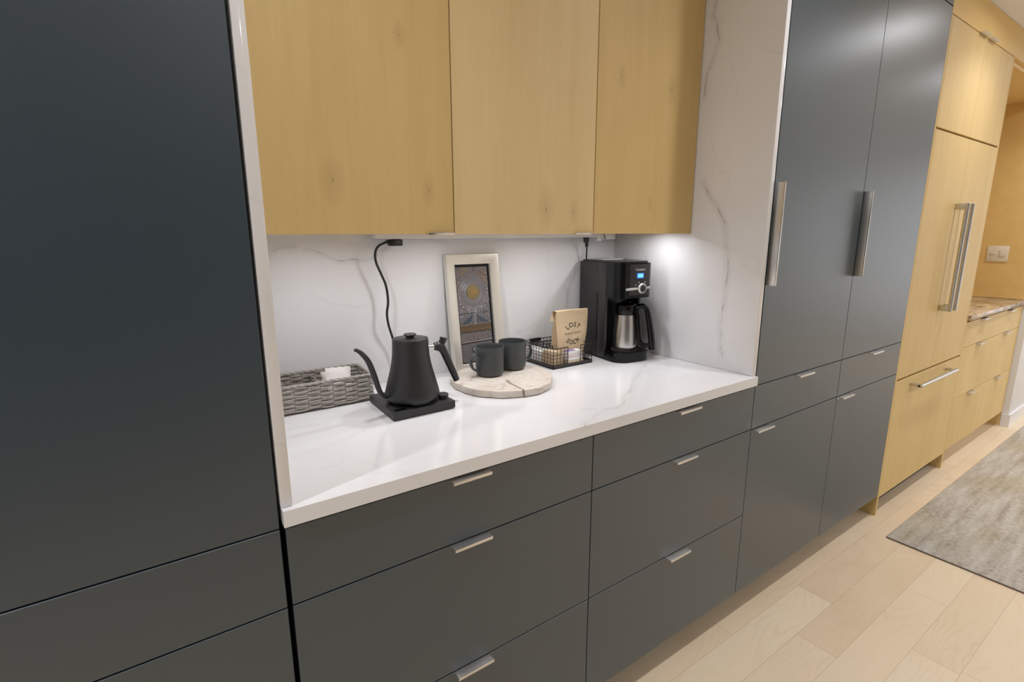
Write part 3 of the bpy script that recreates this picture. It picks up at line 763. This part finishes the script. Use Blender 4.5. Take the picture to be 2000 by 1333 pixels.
# ------------------------------------------------------------------ framed art
def frame():
    w, h, bw, th = .2005, .392, .034, .020
    tilt = R(7.5)
    t = thing('picture_frame', 'tall champagne-silver framed relief artwork leaning on the backsplash', 'picture', (.783, .5445, ZC+.0006), 0)
    # local: x across, z up the frame, front at y=0, back y=+th ; leaned with the top towards the wall
    Mx = Matrix.Rotation(-tilt, 4, 'X')
    def fin(name, bm, mat, par, lab=None, ang=.6):
        bmesh.ops.transform(bm, matrix=Mx, verts=bm.verts[:]); return obj(name, bm, mat, par, lab, ang, local=True)
    bm = B()
    # mitred frame with a sloping profile: profile points (inset, y)
    pr_ = [(0, th), (0, .004), (.003, .0), (.012, .0005), (bw-.004, .0065), (bw, .0085), (bw, th)]
    loops = []
    for ins, y in pr_:
        loops.append([bm.verts.new(v) for v in ((-w/2+ins, y, ins), (w/2-ins, y, ins), (w/2-ins, y, h-ins), (-w/2+ins, y, h-ins))])
    for a, b in zip(loops, loops[1:]+loops[:1]):
        for k in range(4): bm.faces.new((a[k], a[(k+1) % 4], b[(k+1) % 4], b[k]))
    fr = fin('frame', bm, M['frame'], t)
    iw, ih = w/2-bw, h-bw
    fin('backing', box(B(), -iw-.001, iw+.001, th-.0030, th-.0005, bw-.001, ih+.001), M['dark'], t)
    # artwork: textured tile with sun, arch, stones, hills and bands
    mats = [plain('art_grey_ground', (.17, .155, .16, 1), .55, .2, .35, 180, .6), plain('art_gold', (.27, .22, .115, 1), .38, .7, .35, 120, .4),
            plain('art_copper_fleck', (.60, .34, .12, 1), .4, .7, .3, 200, .4), plain('art_pearl', (.50, .47, .47, 1), .35, .3, .25, 200, .4),
            plain('art_slate_blue', (.06, .075, .10, 1), .5, .2, .35, 200, .5), plain('art_bronze', (.17, .125, .085, 1), .45, .5, .35, 160, .5),
            plain('art_silver_line', (.40, .38, .39, 1), .35, .6, .2, 160, .3), plain('art_black', (.012, .011, .012, 1), .6, 0, .1, 80, 0)]
    x0, x1, z0, z1 = -iw+.004, iw-.010, bw+.004, ih-.009
    yf = th-.008
    bm = B(); box(bm, x0, x1, yf, th-.003, z0, z1, .0008, 0, 1)
    cx, cz = (x0+x1)/2-.001, z0+(z1-z0)*.735
    def disc(cx, cz, r, y, mi, seg=32):
        c = bm.verts.new((cx, y-.0008, cz)); rg = [bm.verts.new((cx+r*cos(2*pi*k/seg), y, cz+r*sin(2*pi*k/seg))) for k in range(seg)]
        rb = [bm.verts.new((v.co.x, yf+.0005, v.co.z)) for v in rg]
        for k in range(seg):
            bm.faces.new((c, rg[k], rg[(k+1) % seg])).material_index = mi
            bm.faces.new((rg[k], rb[k], rb[(k+1) % seg], rg[(k+1) % seg])).material_index = mi
    def ring(cx, cz, r, wd, mi, a0=0, a1=2*pi):
        n = 40; pts = [(cx+r*cos(a0+(a1-a0)*k/n), yf-.0004, cz+r*sin(a0+(a1-a0)*k/n)) for k in range(n+(0 if a1-a0 > 6.2 else 1))]
        tube(bm, pts, wd, 6, mi, cyclic=a1-a0 > 6.2)
    rs = (x1-x0)*.205
    disc(cx, cz, rs, yf-.0012, 1)
    for k in range(16):
        a = 2*pi*k/16; tube(bm, [(cx, yf-.0022, cz), (cx+rs*.85*cos(a), yf-.0012, cz+rs*.85*sin(a))], .0004, 5, 2)
    for q, mi in ((1.12, 6), (1.30, 3), (1.62, 6), (1.95, 6)): ring(cx, cz, rs*q, .0007, mi)
    rr = random.Random(4)
    for q, nn_, sz in ((2.2, 34, .0018), (2.55, 30, .0022), (1.46, 30, .0008)):
        for k in range(nn_):
            a = 2*pi*k/nn_+rr.uniform(-.05, .05)
            x, z = cx+rs*q*cos(a), cz+rs*q*sin(a)
            if x0+.002 < x < x1-.002 and z < cz+.004*q or (q < 2 and x0 < x < x1): disc(x, z, sz, yf-.0010, 3, 8)
    for k in range(420):   # gold flecks in the upper corners
        x = rr.uniform(x0+.001, x1-.001); z = rr.uniform(cz-.010, z1-.001)
        dd = math.hypot(x-cx, (z-cz)*.85)
        if dd > rs*2.05+rr.uniform(0, .004): disc(x, z, rr.uniform(.0008, .0017), yf-.0009, rr.choice((1, 1, 2, 2, 7)), 6)
    for k in range(150):
        x = rr.uniform(x0+.001, x1-.001); z = rr.uniform(cz-rs*3.4, cz-rs*2.0)
        disc(x, z, rr.uniform(.0008, .0016), yf-.0008, rr.choice((3, 6, 3, 0)), 7)
    zz = z0+(z1-z0)*.515   # middle band: hills and a stone path
    tube(bm, [(x0, yf-.0005, zz), (x1, yf-.0005, zz)], .0008, 5, 4)
    zl = z0+(z1-z0)*.40
    for sgn in (-1, 1):
        xe = x0+.003 if sgn < 0 else x1-.003
        vs = [bm.verts.new(v) for v in ((cx+sgn*.0085, yf-.0012, zl), (xe, yf-.0012, zl), (cx+sgn*.0085, yf-.0012, zz-.004))]
        vb = [bm.verts.new((v.co.x, yf, v.co.z)) for v in vs]
        bm.faces.new(vs).material_index = 4
        for k in range(3): bm.faces.new((vs[k], vs[(k+1) % 3], vb[(k+1) % 3], vb[k])).material_index = 4
        for k in range(5):
            tube(bm, [(cx+sgn*(.010+k*.006), yf-.0010, zl+.001), (cx+sgn*.009+sgn*k*.006+sgn*.012, yf-.0010, zz-.003)], .0003, 4, 6)
            tube(bm, [(cx+sgn*(.030-k*.005), yf-.0014, zl+.001), (cx+sgn*.009, yf-.0014, zl+.006+k*.006)], .0003, 4, 6)
    for k in range(9): disc(cx, zl+.003+k*.0058, .0019, yf-.0010, 3, 8)
    for sgn in (-1, 1): tube(bm, [(cx+sgn*.0058, yf-.0006, zl), (cx+sgn*.0058, yf-.0006, zz+.012)], .0006, 5, 6)
    tube(bm, [(x0, yf-.0006, zl-.002), (x1, yf-.0006, zl+.002)], .0009, 5, 3)
    zb = z0+(z1-z0)*.315   # bronze waves
    box(bm, x0+.001, x1-.001, yf-.0006, yf+.0005, zb, zl-.003, 0, 5)
    for k in range(5):
        tube(bm, [(x0+.001+(x1-x0-.002)*i/24, yf-.0010, zb+.003+k*.0055+.0014*sin(i*.9+k*1.7)) for i in range(25)], .0006, 5, (1, 2, 1, 5, 2)[k])
    tube(bm, [(x0, yf-.0006, zb-.001), (x1, yf-.0006, zb)], .0008, 5, 4)
    zc = z0+(z1-z0)*.215   # beaded band
    for r_ in range(7):
        for k in range(16):
            disc(x0+.003+(x1-x0-.006)*k/15, zc+.003+r_*(zb-zc-.006)/6, .0012, yf-.0008, rr.choice((3, 6, 6, 2, 5)), 6)
    tube(bm, [(x0, yf-.0008, zc-.002), (x1, yf-.0008, zc+.001)], .0012, 5, 3)
    tube(bm, [(x0, yf-.0006, zc-.005), (x1, yf-.0006, zc-.002)], .0008, 5, 7)
    for (px, pz, pr2, mi) in ((-.012, .045, .010, 4), (-.012, .045, .006, 3), (-.012, .045, .0028, 5), (.016, .028, .012, 5), (.016, .028, .007, 6), (-.02, .018, .007, 6), (.03, .052, .006, 3)):
        disc(cx+px, z0+pz*.9, pr2, yf-.0008-.0003*(.012-pr2)/.012*6, mi, 20)
    fin('artwork', bm, mats, t)
    return t
frame()

# ------------------------------------------------------------------ stone slab and mugs
def slab():
    cx, cy = .768, .402
    t = bm = B(); n = 72; loops = []
    rr = random.Random(11)
    def rad(a):
        return .1575*(1+.016*sin(3*a+.7)+.012*sin(5*a+2.0)+.006*sin(11*a)+.005*sin(17*a+1))
    for (q, z) in ((0.97, 0), (.995, .002), (1, .006), (1.0, .017), (.993, .0205), (.975, .022)):
        loops.append([bm.verts.new((q*rad(2*pi*k/n)*cos(2*pi*k/n), q*rad(2*pi*k/n)*sin(2*pi*k/n), z)) for k in range(n)])
    for a, b in zip(loops, loops[1:]):
        for k in range(n): bm.faces.new((a[k], a[(k+1) % n], b[(k+1) % n], b[k]))
    bm.faces.new(loops[0][::-1]); bm.faces.new(loops[-1])
    o = obj('stone_slab', bm, M['stone'], local=True); o.location = (cx, cy, ZC+.0003)
    tag(o, 'round cream petrified-wood slab with dark crack under two mugs', 'stone slab')
slab()
def mug(loc, rz, lab):
    t = thing('mug', lab, 'mug', loc, rz, 'charcoal mugs on the stone slab')
    H = .0920
    prof = [(0, .0015), (.032, .0015), (.0355, 0), (.0400, .004), (.0432, .012), (.0440, .030), (.0440, .068), (.0446, .0905), (.0440, H), (.0425, .0915), (.0412, .087), (.0404, .055), (.0400, .014), (.035, .007), (0, .006)]
    o = obj('body', lathe(B(), prof, (0, 0, 0), 56), M['mug'], t, local=True, ang=.9)
    obj('foot_ring', lathe(B(), [(.0305, -.0000), (.0362, -.0000), (.0386, .0026), (.0305, .0018)], (0, 0, 0), 48, closed=True), M['mug_foot'], t, local=True)
    h = smooth_path([(.0415, 0, .070), (.053, 0, .0735), (.064, 0, .069), (.070, 0, .053), (.067, 0, .036), (.056, 0, .0235), (.0425, 0, .0205)], 7)
    obj('handle', tube(B(), h, (.0080, .0036), 12, up=(0, 1, 0)), M['mug'], t, local=True, ang=.9)
    return t
mug((.7430, .4365, ZC+.0228), R(184), 'charcoal stoneware mug in front, nearest the kettle, handle turned left')
mug((.8455, .4610, ZC+.0228), R(-6), 'charcoal stoneware mug behind, nearest the wire basket, handle turned right')

# ------------------------------------------------------------------ wire basket with its contents
def wire_basket():
    X0, X1, Y0, Y1, Z0, ZB, Z1 = .993, 1.172, .431, .608, ZC+.0004, ZC+.0125, .9845
    t = thing('wire_basket', 'small black wire grid basket holding coffee bag and papers', 'basket', ((X0+X1)/2, (Y0+Y1)/2, Z0))
    bm = box(B(), X0, X1, Y0, Y1, Z0, Z0+.002)
    for a, b, c, d in ((X0, X1, Y0, Y0+.002), (X0, X1, Y1-.002, Y1), (X0, X0+.002, Y0, Y1), (X1-.002, X1, Y0, Y1)): box(bm, a, b, c, d, Z0, ZB)
    obj('tray', bm, M['tray_metal'], t)
    e = .0015; r = .00085; R_ = .0016
    def wires(name, pts_fn, u0, u1, nu, gap=None):
        bm = B(); us = [u0+(u1-u0)*i/nu for i in range(nu+1)]
        rows = 5
        for u in us:
            if gap and gap[0]+.002 < u < gap[1]-.002: continue
            tube(bm, [pts_fn(u, ZB-.002), pts_fn(u, Z1)], r, 6)
        for k in range(rows):
            z = ZB+(Z1-ZB)*(k+.0)/rows
            if gap:
                tube(bm, [pts_fn(u0, z), pts_fn(gap[0], z)], r, 6); tube(bm, [pts_fn(gap[1], z), pts_fn(u1, z)], r, 6)
            else: tube(bm, [pts_fn(u0, z), pts_fn(u1, z)], r, 6)
        if gap:
            tube(bm, [pts_fn(u0, Z1), pts_fn(gap[0], Z1), pts_fn(gap[0], ZB-.002)], R_, 8)
            tube(bm, [pts_fn(gap[1], ZB-.002), pts_fn(gap[1], Z1), pts_fn(u1, Z1)], R_, 8)
        else: tube(bm, [pts_fn(u0, Z1), pts_fn(u1, Z1)], R_, 8)
        for u in (u0, u1): tube(bm, [pts_fn(u, ZB-.002), pts_fn(u, Z1)], R_*.8, 8)
        obj(name, bm, M['wire'], t)
    wires('front_grid', lambda u, z: (u, Y0+e, z), X0+e, X0+.066, 4)
    wires('front_grid', lambda u, z: (u, Y0+e, z), X0+.124, X1-e, 3)
    wires('back_grid', lambda u, z: (u, Y1-e, z), X0+e, X1-e, 11)
    wires('side_grid', lambda u, z: (X0+e, u, z), Y0+e, Y1-e, 11)
    wires('side_grid', lambda u, z: (X1-e, u, z), Y0+e, Y1-e, 11)
    bm = B(); xd = X0+.052; tube(bm, [(xd, Y1-.002, Z1-.001), (xd, Y0+.07, Z1-.008), (xd, Y0+.07, ZB)], .0014, 6)
    for k in range(6): tube(bm, [(xd, Y1-.02-k*.018, ZB-.002), (xd, Y1-.02-k*.018, Z1-.004)], r, 6)
    obj('divider', bm, M['wire'], t)
    bm = box(B(), X0+.035, X0+.082, Y1-.006, Y1+.003, Z1-.008, Z1+.004, .002)
    obj('clip', bm, M['wire'], t)
wire_basket()
def flat_stack(name, lab, cat, x0, x1, y0, y1, z0, n, dz, mat, rz=0, grp=None):
    bm = B(); rr = random.Random(n)
    for k in range(n):
        j = rr.uniform(-.0012, .0012); jj = rr.uniform(-.0012, .0012)
        box(bm, x0+j, x1+j, y0+jj, y1+jj, z0+k*dz, z0+k*dz+dz*.86, .0006, 0, 1)
    return tag(obj(name, bm, mat), lab, cat, grp)
zt = ZC+.0030
for k, (mt, th, lab) in enumerate((('paper_beige', .016, 'beige card box lowest in the wire basket notch'), ('paper', .010, 'white paper pack on the beige card in the wire basket'), ('paper_pink', .008, 'pale pink paper pack near the top of the wire basket notch'), ('paper', .016, 'white paper pack with lilac label topmost in the wire basket notch'))):
    bm = box(B(), 1.0615+.001*k, 1.1340-.002*k, .4355+.0012*k, .4655, zt, zt+th-.0006, .0012, 0, 2)
    o = obj('paper_pack', bm, M[mt]); tag(o, lab, 'packet')
    if k == 3:
        box_ = box(B(), 1.063, 1.099, .4400, .458, zt+th-.0008, zt+th+.0012, .0003, 0, 1); box(box_, 1.063, 1.099, .4395, .4408, zt+.006, zt+th+.0012, .0003, 0, 1)
        obj('label', box_, M['purple'], o, 'lilac paper label')
    zt += th
bm = box(B(), .999, 1.0405, .4365, .499, ZC+.003, ZC+.056, .0025, 0, 2)
tag(obj('kraft_box', bm, M['kraft']), 'small kraft box in the front left corner of wire basket', 'box')
bm = box(B(), .9985, 1.0405, .503, .602, ZC+.003, ZC+.050, .003, 0, 2)
bmesh.ops.subdivide_edges(bm, edges=bm.edges[:], cuts=2)
tag(obj('paper_napkin_stack', bm, M['paper']), 'white paper stack along the left side of the wire basket', 'napkins')

def coffee_bag():
    t = thing('coffee_bag', 'brown kraft coffee bag with round dark lettering, folded top', 'bag', (1.108, .498, ZC+.003), 0)
    X0, X1 = 1.050, 1.163
    H = .181
    def surf(u, v, side):
        """u 0..1 across, v 0..1 up ; front/back faces; depth shrinks to the top"""
        dep = .044*(1-v**1.5)+.0016
        lean = -.020*v**2.2 + .010*sin(pi*v)*0
        x0 = X0-.003*v; x1 = X1+.025*sin(pi*min(1, v*.64))*1.0+.004*v
        x0 += .004*sin(5*v); 
        x = x0+(x1-x0)*u
        yc = .500+lean
        bul = sin(pi*u)**.6*(.006*sin(pi*min(1, v*1.1)))
        cr = .0022*noise.noise(Vector((u*3.1, v*4.3, 2.0+side)))
        z = ZC+.0032+H*v*(1.0+.02*u) + (.003*sin(3*u+1) if v > .9 else 0)
        y = yc - (dep/2+bul+cr)*(1 if side > 0 else -1)
        return Vector((x, y, z))
    nu, nv = 20, 30; bm = B()
    F = [[bm.verts.new(surf(i/nu, j/nv, 1)) for i in range(nu+1)] for j in range(nv+1)]
    Bk = [[bm.verts.new(surf(i/nu, j/nv, -1)) for i in range(nu+1)] for j in range(nv+1)]
    for j in range(nv):
        for i in range(nu):
            bm.faces.new((F[j][i], F[j][i+1], F[j+1][i+1], F[j+1][i])); bm.faces.new((Bk[j][i+1], Bk[j][i], Bk[j+1][i], Bk[j+1][i+1]))
    # gussets, folded inwards in the middle
    for side in (0, nu):
        sgn = 1 if side == 0 else -1
        mid = []
        for j in range(nv+1):
            p = (F[j][side].co+Bk[j][side].co)/2; dep = (F[j][side].co-Bk[j][side].co).length
            mid.append(bm.verts.new(p+Vector((sgn*dep*.22, 0, 0))))
        for j in range(nv):
            bm.faces.new((F[j][side], mid[j], mid[j+1], F[j+1][side])); bm.faces.new((mid[j], Bk[j][side], Bk[j+1][side], mid[j+1]))
        bm.faces.new((F[0][side], Bk[0][side], mid[0]))
    bm.faces.new([F[0][i] for i in range(nu, -1, -1)]+[Bk[0][i] for i in range(nu+1)])
    # folded-over top flap rolling backwards with a curled corner to the left
    prev = [F[nv][i] for i in range(nu+1)]; base = [v.co.copy() for v in prev]
    for k, (dy, dz) in enumerate(((.004, .003), (.010, .003), (.013, -.004), (.013, -.018), (.012, -.034))):
        row = []
        for i in range(nu+1):
            ext = -.016*max(0, (1-i/nu*6))*(k+1)/5*1.0
            row.append(bm.verts.new(base[i]+Vector((ext, dy, dz))))
        for i in range(nu): bm.faces.new((prev[i], prev[i+1], row[i+1], row[i]))
        prev = row
    body = obj('paper_body', bm, M['kraft'], t, ang=.8)
    # lettering, every glyph laid on the paper
    gl = B()
    def glyphs(txt, size, place):
        for k, ch in enumerate(txt):
            if ch == ' ': continue
            cu = bpy.data.curves.new('g', 'FONT'); cu.body = ch; cu.size = size; cu.align_x = 'CENTER'; cu.align_y = 'CENTER'; cu.resolution_u = 3; cu.offset = size*.022
            ob = bpy.data.objects.new('g', cu); C.objects.link(ob); bpy.context.view_layer.update()
            me = ob.evaluated_get(bpy.context.evaluated_depsgraph_get()).to_mesh()
            place(k, ch, me, size); ob.to_mesh_clear()
            bpy.data.objects.remove(ob); bpy.data.curves.remove(cu)
    U0, V_0, SX, SZ = .50, .555, X1-X0+.02, H
    def put(me, ang, cx, cz):
        """cx, cz metres from the emblem centre"""
        vs = []
        tmp = bmesh.new(); tmp.from_mesh(me); bmesh.ops.triangulate(tmp, faces=tmp.faces[:])
        bmesh.ops.subdivide_edges(tmp, edges=[e for e in tmp.edges if e.calc_length() > .003], cuts=1)
        mp = {}
        for v in tmp.verts:
            x, z = v.co.x*cos(ang)-v.co.y*sin(ang)+cx, v.co.x*sin(ang)+v.co.y*cos(ang)+cz
            u = U0+x/SX; vv = V_0+z/SZ; p = surf(u, vv, 1)
            n_ = (surf(u+.01, vv, 1)-p).cross(surf(u, vv+.01, 1)-p).normalized()
            if n_.y > 0: n_ = -n_
            mp[v] = gl.verts.new(p+n_*.0006)
        for f in tmp.faces:
            try: gl.faces.new([mp[v] for v in f.verts])
            except ValueError: pass
        tmp.free()
    Ra = .0315
    def arc_top(k, ch, me, s): a = R(132)-R(28)*k; put(me, a-pi/2, Ra*1.12*cos(a), Ra*sin(a))
    def arc_bot(k, ch, me, s): a = R(228)+R(28)*k; put(me, a+pi/2, Ra*1.12*cos(a), Ra*sin(a))
    glyphs('LOST', .0225, arc_top); glyphs('SOCK', .0225, arc_bot)
    glyphs('ROASTERS', .0092, lambda k, ch, me, s: put(me, 0, -.033+.0094*k, .0015))
    obj('printed_lettering', gl, M['ink'], t, 'dark brown LOST SOCK lettering')
coffee_bag()

# ------------------------------------------------------------------ coffee maker and carafe
def coffee_maker():
    th = R(-7.9)
    t = thing('coffee_maker', 'black drip coffee maker with blue display beside quartz side panel', 'coffee maker', (1.3370, .5900, ZC+.0004), th)
    # local frame: x right, y back (0 = rear), front at -D
    Wd, D, H = .1600, .236, .357
    def outline(x0, x1, y0, y1, rf, rb, n=8):
        out = []
        for cx, cy, a0, r in ((x1-rb, y1-rb, 0, rb), (x0+rb, y1-rb, pi/2, rb), (x0+rf, y0+rf, pi, rf), (x1-rf, y0+rf, 3*pi/2, rf)):
            for k in range(n+1): out.append((cx+r*cos(a0+pi/2*k/n), cy+r*sin(a0+pi/2*k/n)))
        return out
    x0, x1 = -Wd/2, Wd/2
    # rear column / side cheeks
    bm = prism(B(), outline(x0, x1, -.124, 0, .003, .006), .006, H-.006); box(bm, x0, x0+.010, -.166, -.1245, .006, H-.006); box(bm, x1-.010, x1, -.166, -.1245, .006, H-.006); bev_edges(bm, .0015, .9)
    obj('rear_housing', bm, M['black_side'], t, local=True)
    # brewing head over the carafe
    bm = prism(B(), outline(x0+.0105, x1-.0105, -.168, -.1255, .001, .001, 4), H-.1280, H-.0065); prism(bm, outline(x0+.001, x1-.001, -D, -.1675, .036, .001, 12), H-.1280, H-.0065); bev_edges(bm, .004, .9, 3)
    head = obj('brew_head', bm, M['black_gloss'], t, local=True)
    # foot with hot plate
    bm = prism(B(), outline(x0+.002, x1-.002, -D-.013, -.1668, .050, .001, 12), .0020, .034); prism(bm, outline(x0+.0105, x1-.0105, -.1678, -.1255, .001, .001, 4), .0020, .034); bev_edges(bm, .006, .9, 3)
    obj('foot', bm, M['black_gloss'], t, local=True)
    obj('hot_plate', lathe(B(), [(0, 0), (.048, 0), (.048, .0020), (.046, .0028), (0, .0024)], (0, -.181, .034), 40), M['tray_metal'], t, local=True)
    # lid on top
    bm = prism(B(), outline(x0+.006, x1-.006, -D+.010, -.006, .036, .01, 10), H-.0062, H-.0005); bev_edges(bm, .0025, .9)
    obj('top_lid', bm, M['black_side'], t, local=True)
    bm = prism(B(), outline(x0+.03, x1-.03, -.098, -.025, .006, .006, 6), H-.001, H+.0022); bev_edges(bm, .001, .9)
    obj('reservoir_flap', bm, M['silver'], t, local=True)
    # seam line & water window on the side
    obj('water_window', box(B(), x0-.0008, x0+.0006, -.120, -.112, .07, .24, .0003), M['black_gloss'], t, local=True)
    # control panel slightly proud
    yf = -D-.0012
    bm = box(B(), -.034, .050, yf, yf+.004, H-.118, H-.012, .0012)
    cp = obj('control_panel', bm, M['black_side'], t, local=True)
    cx = .012
    obj('display_bezel', box(B(), cx-.0148, cx+.0148, yf-.0010, yf+.001, H-.0590, H-.0415, .0004), M['lcd'], cp, 'deep blue display surround', local=True)
    obj('display', box(B(), cx-.0115, cx+.0115, yf-.0016, yf-.0006, H-.0565, H-.0440, .0002), M['lcd_hi'], cp, 'lit light-blue clock display', local=True)
    bm = B()
    tube(bm, [(-.052, -D+.0060, H-.0975), (-.044, -D-.0002, H-.0970), (-.034, yf-.0025, H-.0965), (.056, yf-.0022, H-.0932)], (.0042, .0026), 10, up=(0, 0, 1))
    obj('trim_bar', bm, M['silver'], cp, local=True)
    mrot = Matrix.Translation((cx+.006, yf-.002, H-.0945)) @ Matrix.Rotation(R(90), 4, 'X')
    bm = lathe(B(), [(0, 0), (.0180, 0), (.0180, .0055), (.0155, .0085), (.0125, .0088), (.0120, .0070)], (0, 0, 0), 40); bmesh.ops.transform(bm, matrix=mrot, verts=bm.verts[:])
    obj('dial_ring', bm, M['silver'], cp, local=True)
    bm = lathe(B(), [(.0119, .0060), (.0119, .0095), (.0100, .0108), (0, .0110)], (0, 0, 0), 32); bmesh.ops.transform(bm, matrix=mrot, verts=bm.verts[:])
    obj('dial_cap', bm, M['black_soft'], cp, local=True)
    for bx, bz in ((-.006, -.0735), (.022, -.0735), (-.018, -.0830)):
        obj('button', box(B(), cx+bx-.0032, cx+bx+.0032, yf-.0010, yf+.001, H+bz-.0018, H+bz+.0018, .0006), M['silver'], cp, local=True)
    cu = bpy.data.curves.new('t', 'FONT'); cu.body = 'Cuisinart'; cu.size = .0115; cu.align_x = 'CENTER'; cu.offset = .00012; cu.extrude = .0003
    ob = bpy.data.objects.new('t', cu); C.objects.link(ob); bpy.context.view_layer.update()
    me = ob.evaluated_get(bpy.context.evaluated_depsgraph_get()).to_mesh(); bm = B(); bm.from_mesh(me); ob.to_mesh_clear()
    bpy.data.objects.remove(ob); bpy.data.curves.remove(cu)
    bmesh.ops.transform(bm, matrix=Matrix.Translation((cx, yf-.0006, H-.0325)) @ Matrix.Rotation(R(90), 4, 'X'), verts=bm.verts[:])
    obj('printed_name', bm, M['white_logo'], cp, 'small white printed name', local=True)
    # power cord from the back up to the strip
    inv = (Matrix.Translation(t.location) @ Matrix.Rotation(th, 4, 'Z')).inverted()
    pts = [(1.33, .596, 1.02), (1.328, .606, 1.06), (1.318, .606, 1.14), (1.300, .600, 1.22), (1.277, .587, 1.275), (1.272, .580, 1.30), (1.2665, .576, 1.322)]
    obj('power_cord', tube(B(), smooth_path([inv @ Vector(p) for p in pts], 7), .0026, 8), M['rubber'], t, local=True)
    bm = tube(B(), [inv @ Vector(p) for p in ((1.268, .577, 1.316), (1.266, .576, 1.325), (1.2645, .575, 1.333), (1.2635, .575, 1.3335), (1.2625, .5745, 1.3505))], [.0035, .0055, .0062, .0100, .0115], 12)
    for z_ in (1.318, 1.323, 1.328): tube(bm, [inv @ Vector((1.2674, .5764, z_)), inv @ Vector((1.2672, .5762, z_+.002))], .0068, 12)
    obj('plug', bm, M['rubber'], t, local=True)
    # carafe
    rot = Matrix.Rotation(th, 4, 'Z'); loc = Vector(t.location) + rot @ Vector((.0, -.181, .0370))
    c = thing('thermal_carafe', 'brushed steel carafe with black handle standing in the coffee maker', 'carafe', loc, R(-7.9))
    k = 1.0
    bm = lathe(B(), [(0, 0), (.037, 0), (.0415, .003), (.0425, .010), (.0425, .022), (.0418, .040), (.0390, .080), (.0362, .112), (.0348, .130), (0, .130)], (0, 0, 0), 56)
    obj('body', bm, M['brushed'], c, local=True, ang=.9)
    bm = lathe(B(), [(.0350, .127), (.0372, .129), (.0372, .156), (.0355, .163), (.030, .168), (.018, .170), (.016, .174), (0, .175)], (0, 0, 0), 48)
    obj('lid', bm, M['black_gloss'], c, local=True, ang=.9)
    # broad D handle towards the front right
    a = R(-47); dx, dy = cos(a), sin(a); P = lambda r, z: (r*dx, r*dy, z)
    h = smooth_path([P(.030, .148), P(.045, .157), P(.062, .160), P(.074, .150), P(.083, .118), P(.091, .075), P(.097, .035), P(.099, .004)], 6)
    n = len(h); bm = tube(B(), h, [(.0165 if i/n > .2 else .0150-.002*(1-i/n/.2), .0072+.0045*min(1, i/n*1.4)) for i in range(n)], 14, up=(dy, -dx, 0))
    h = smooth_path([P(.0385, .146), P(.0440, .120), P(.0480, .080), P(.0520, .045), P(.060, .024), P(.076, .017), P(.092, .020)], 6)
    n = len(h); tube(bm, h, [(.0150, .0080) for i in range(n)], 14, up=(dy, -dx, 0))
    obj('handle', bm, M['black_gloss'], c, local=True, ang=.9)
coffee_maker()
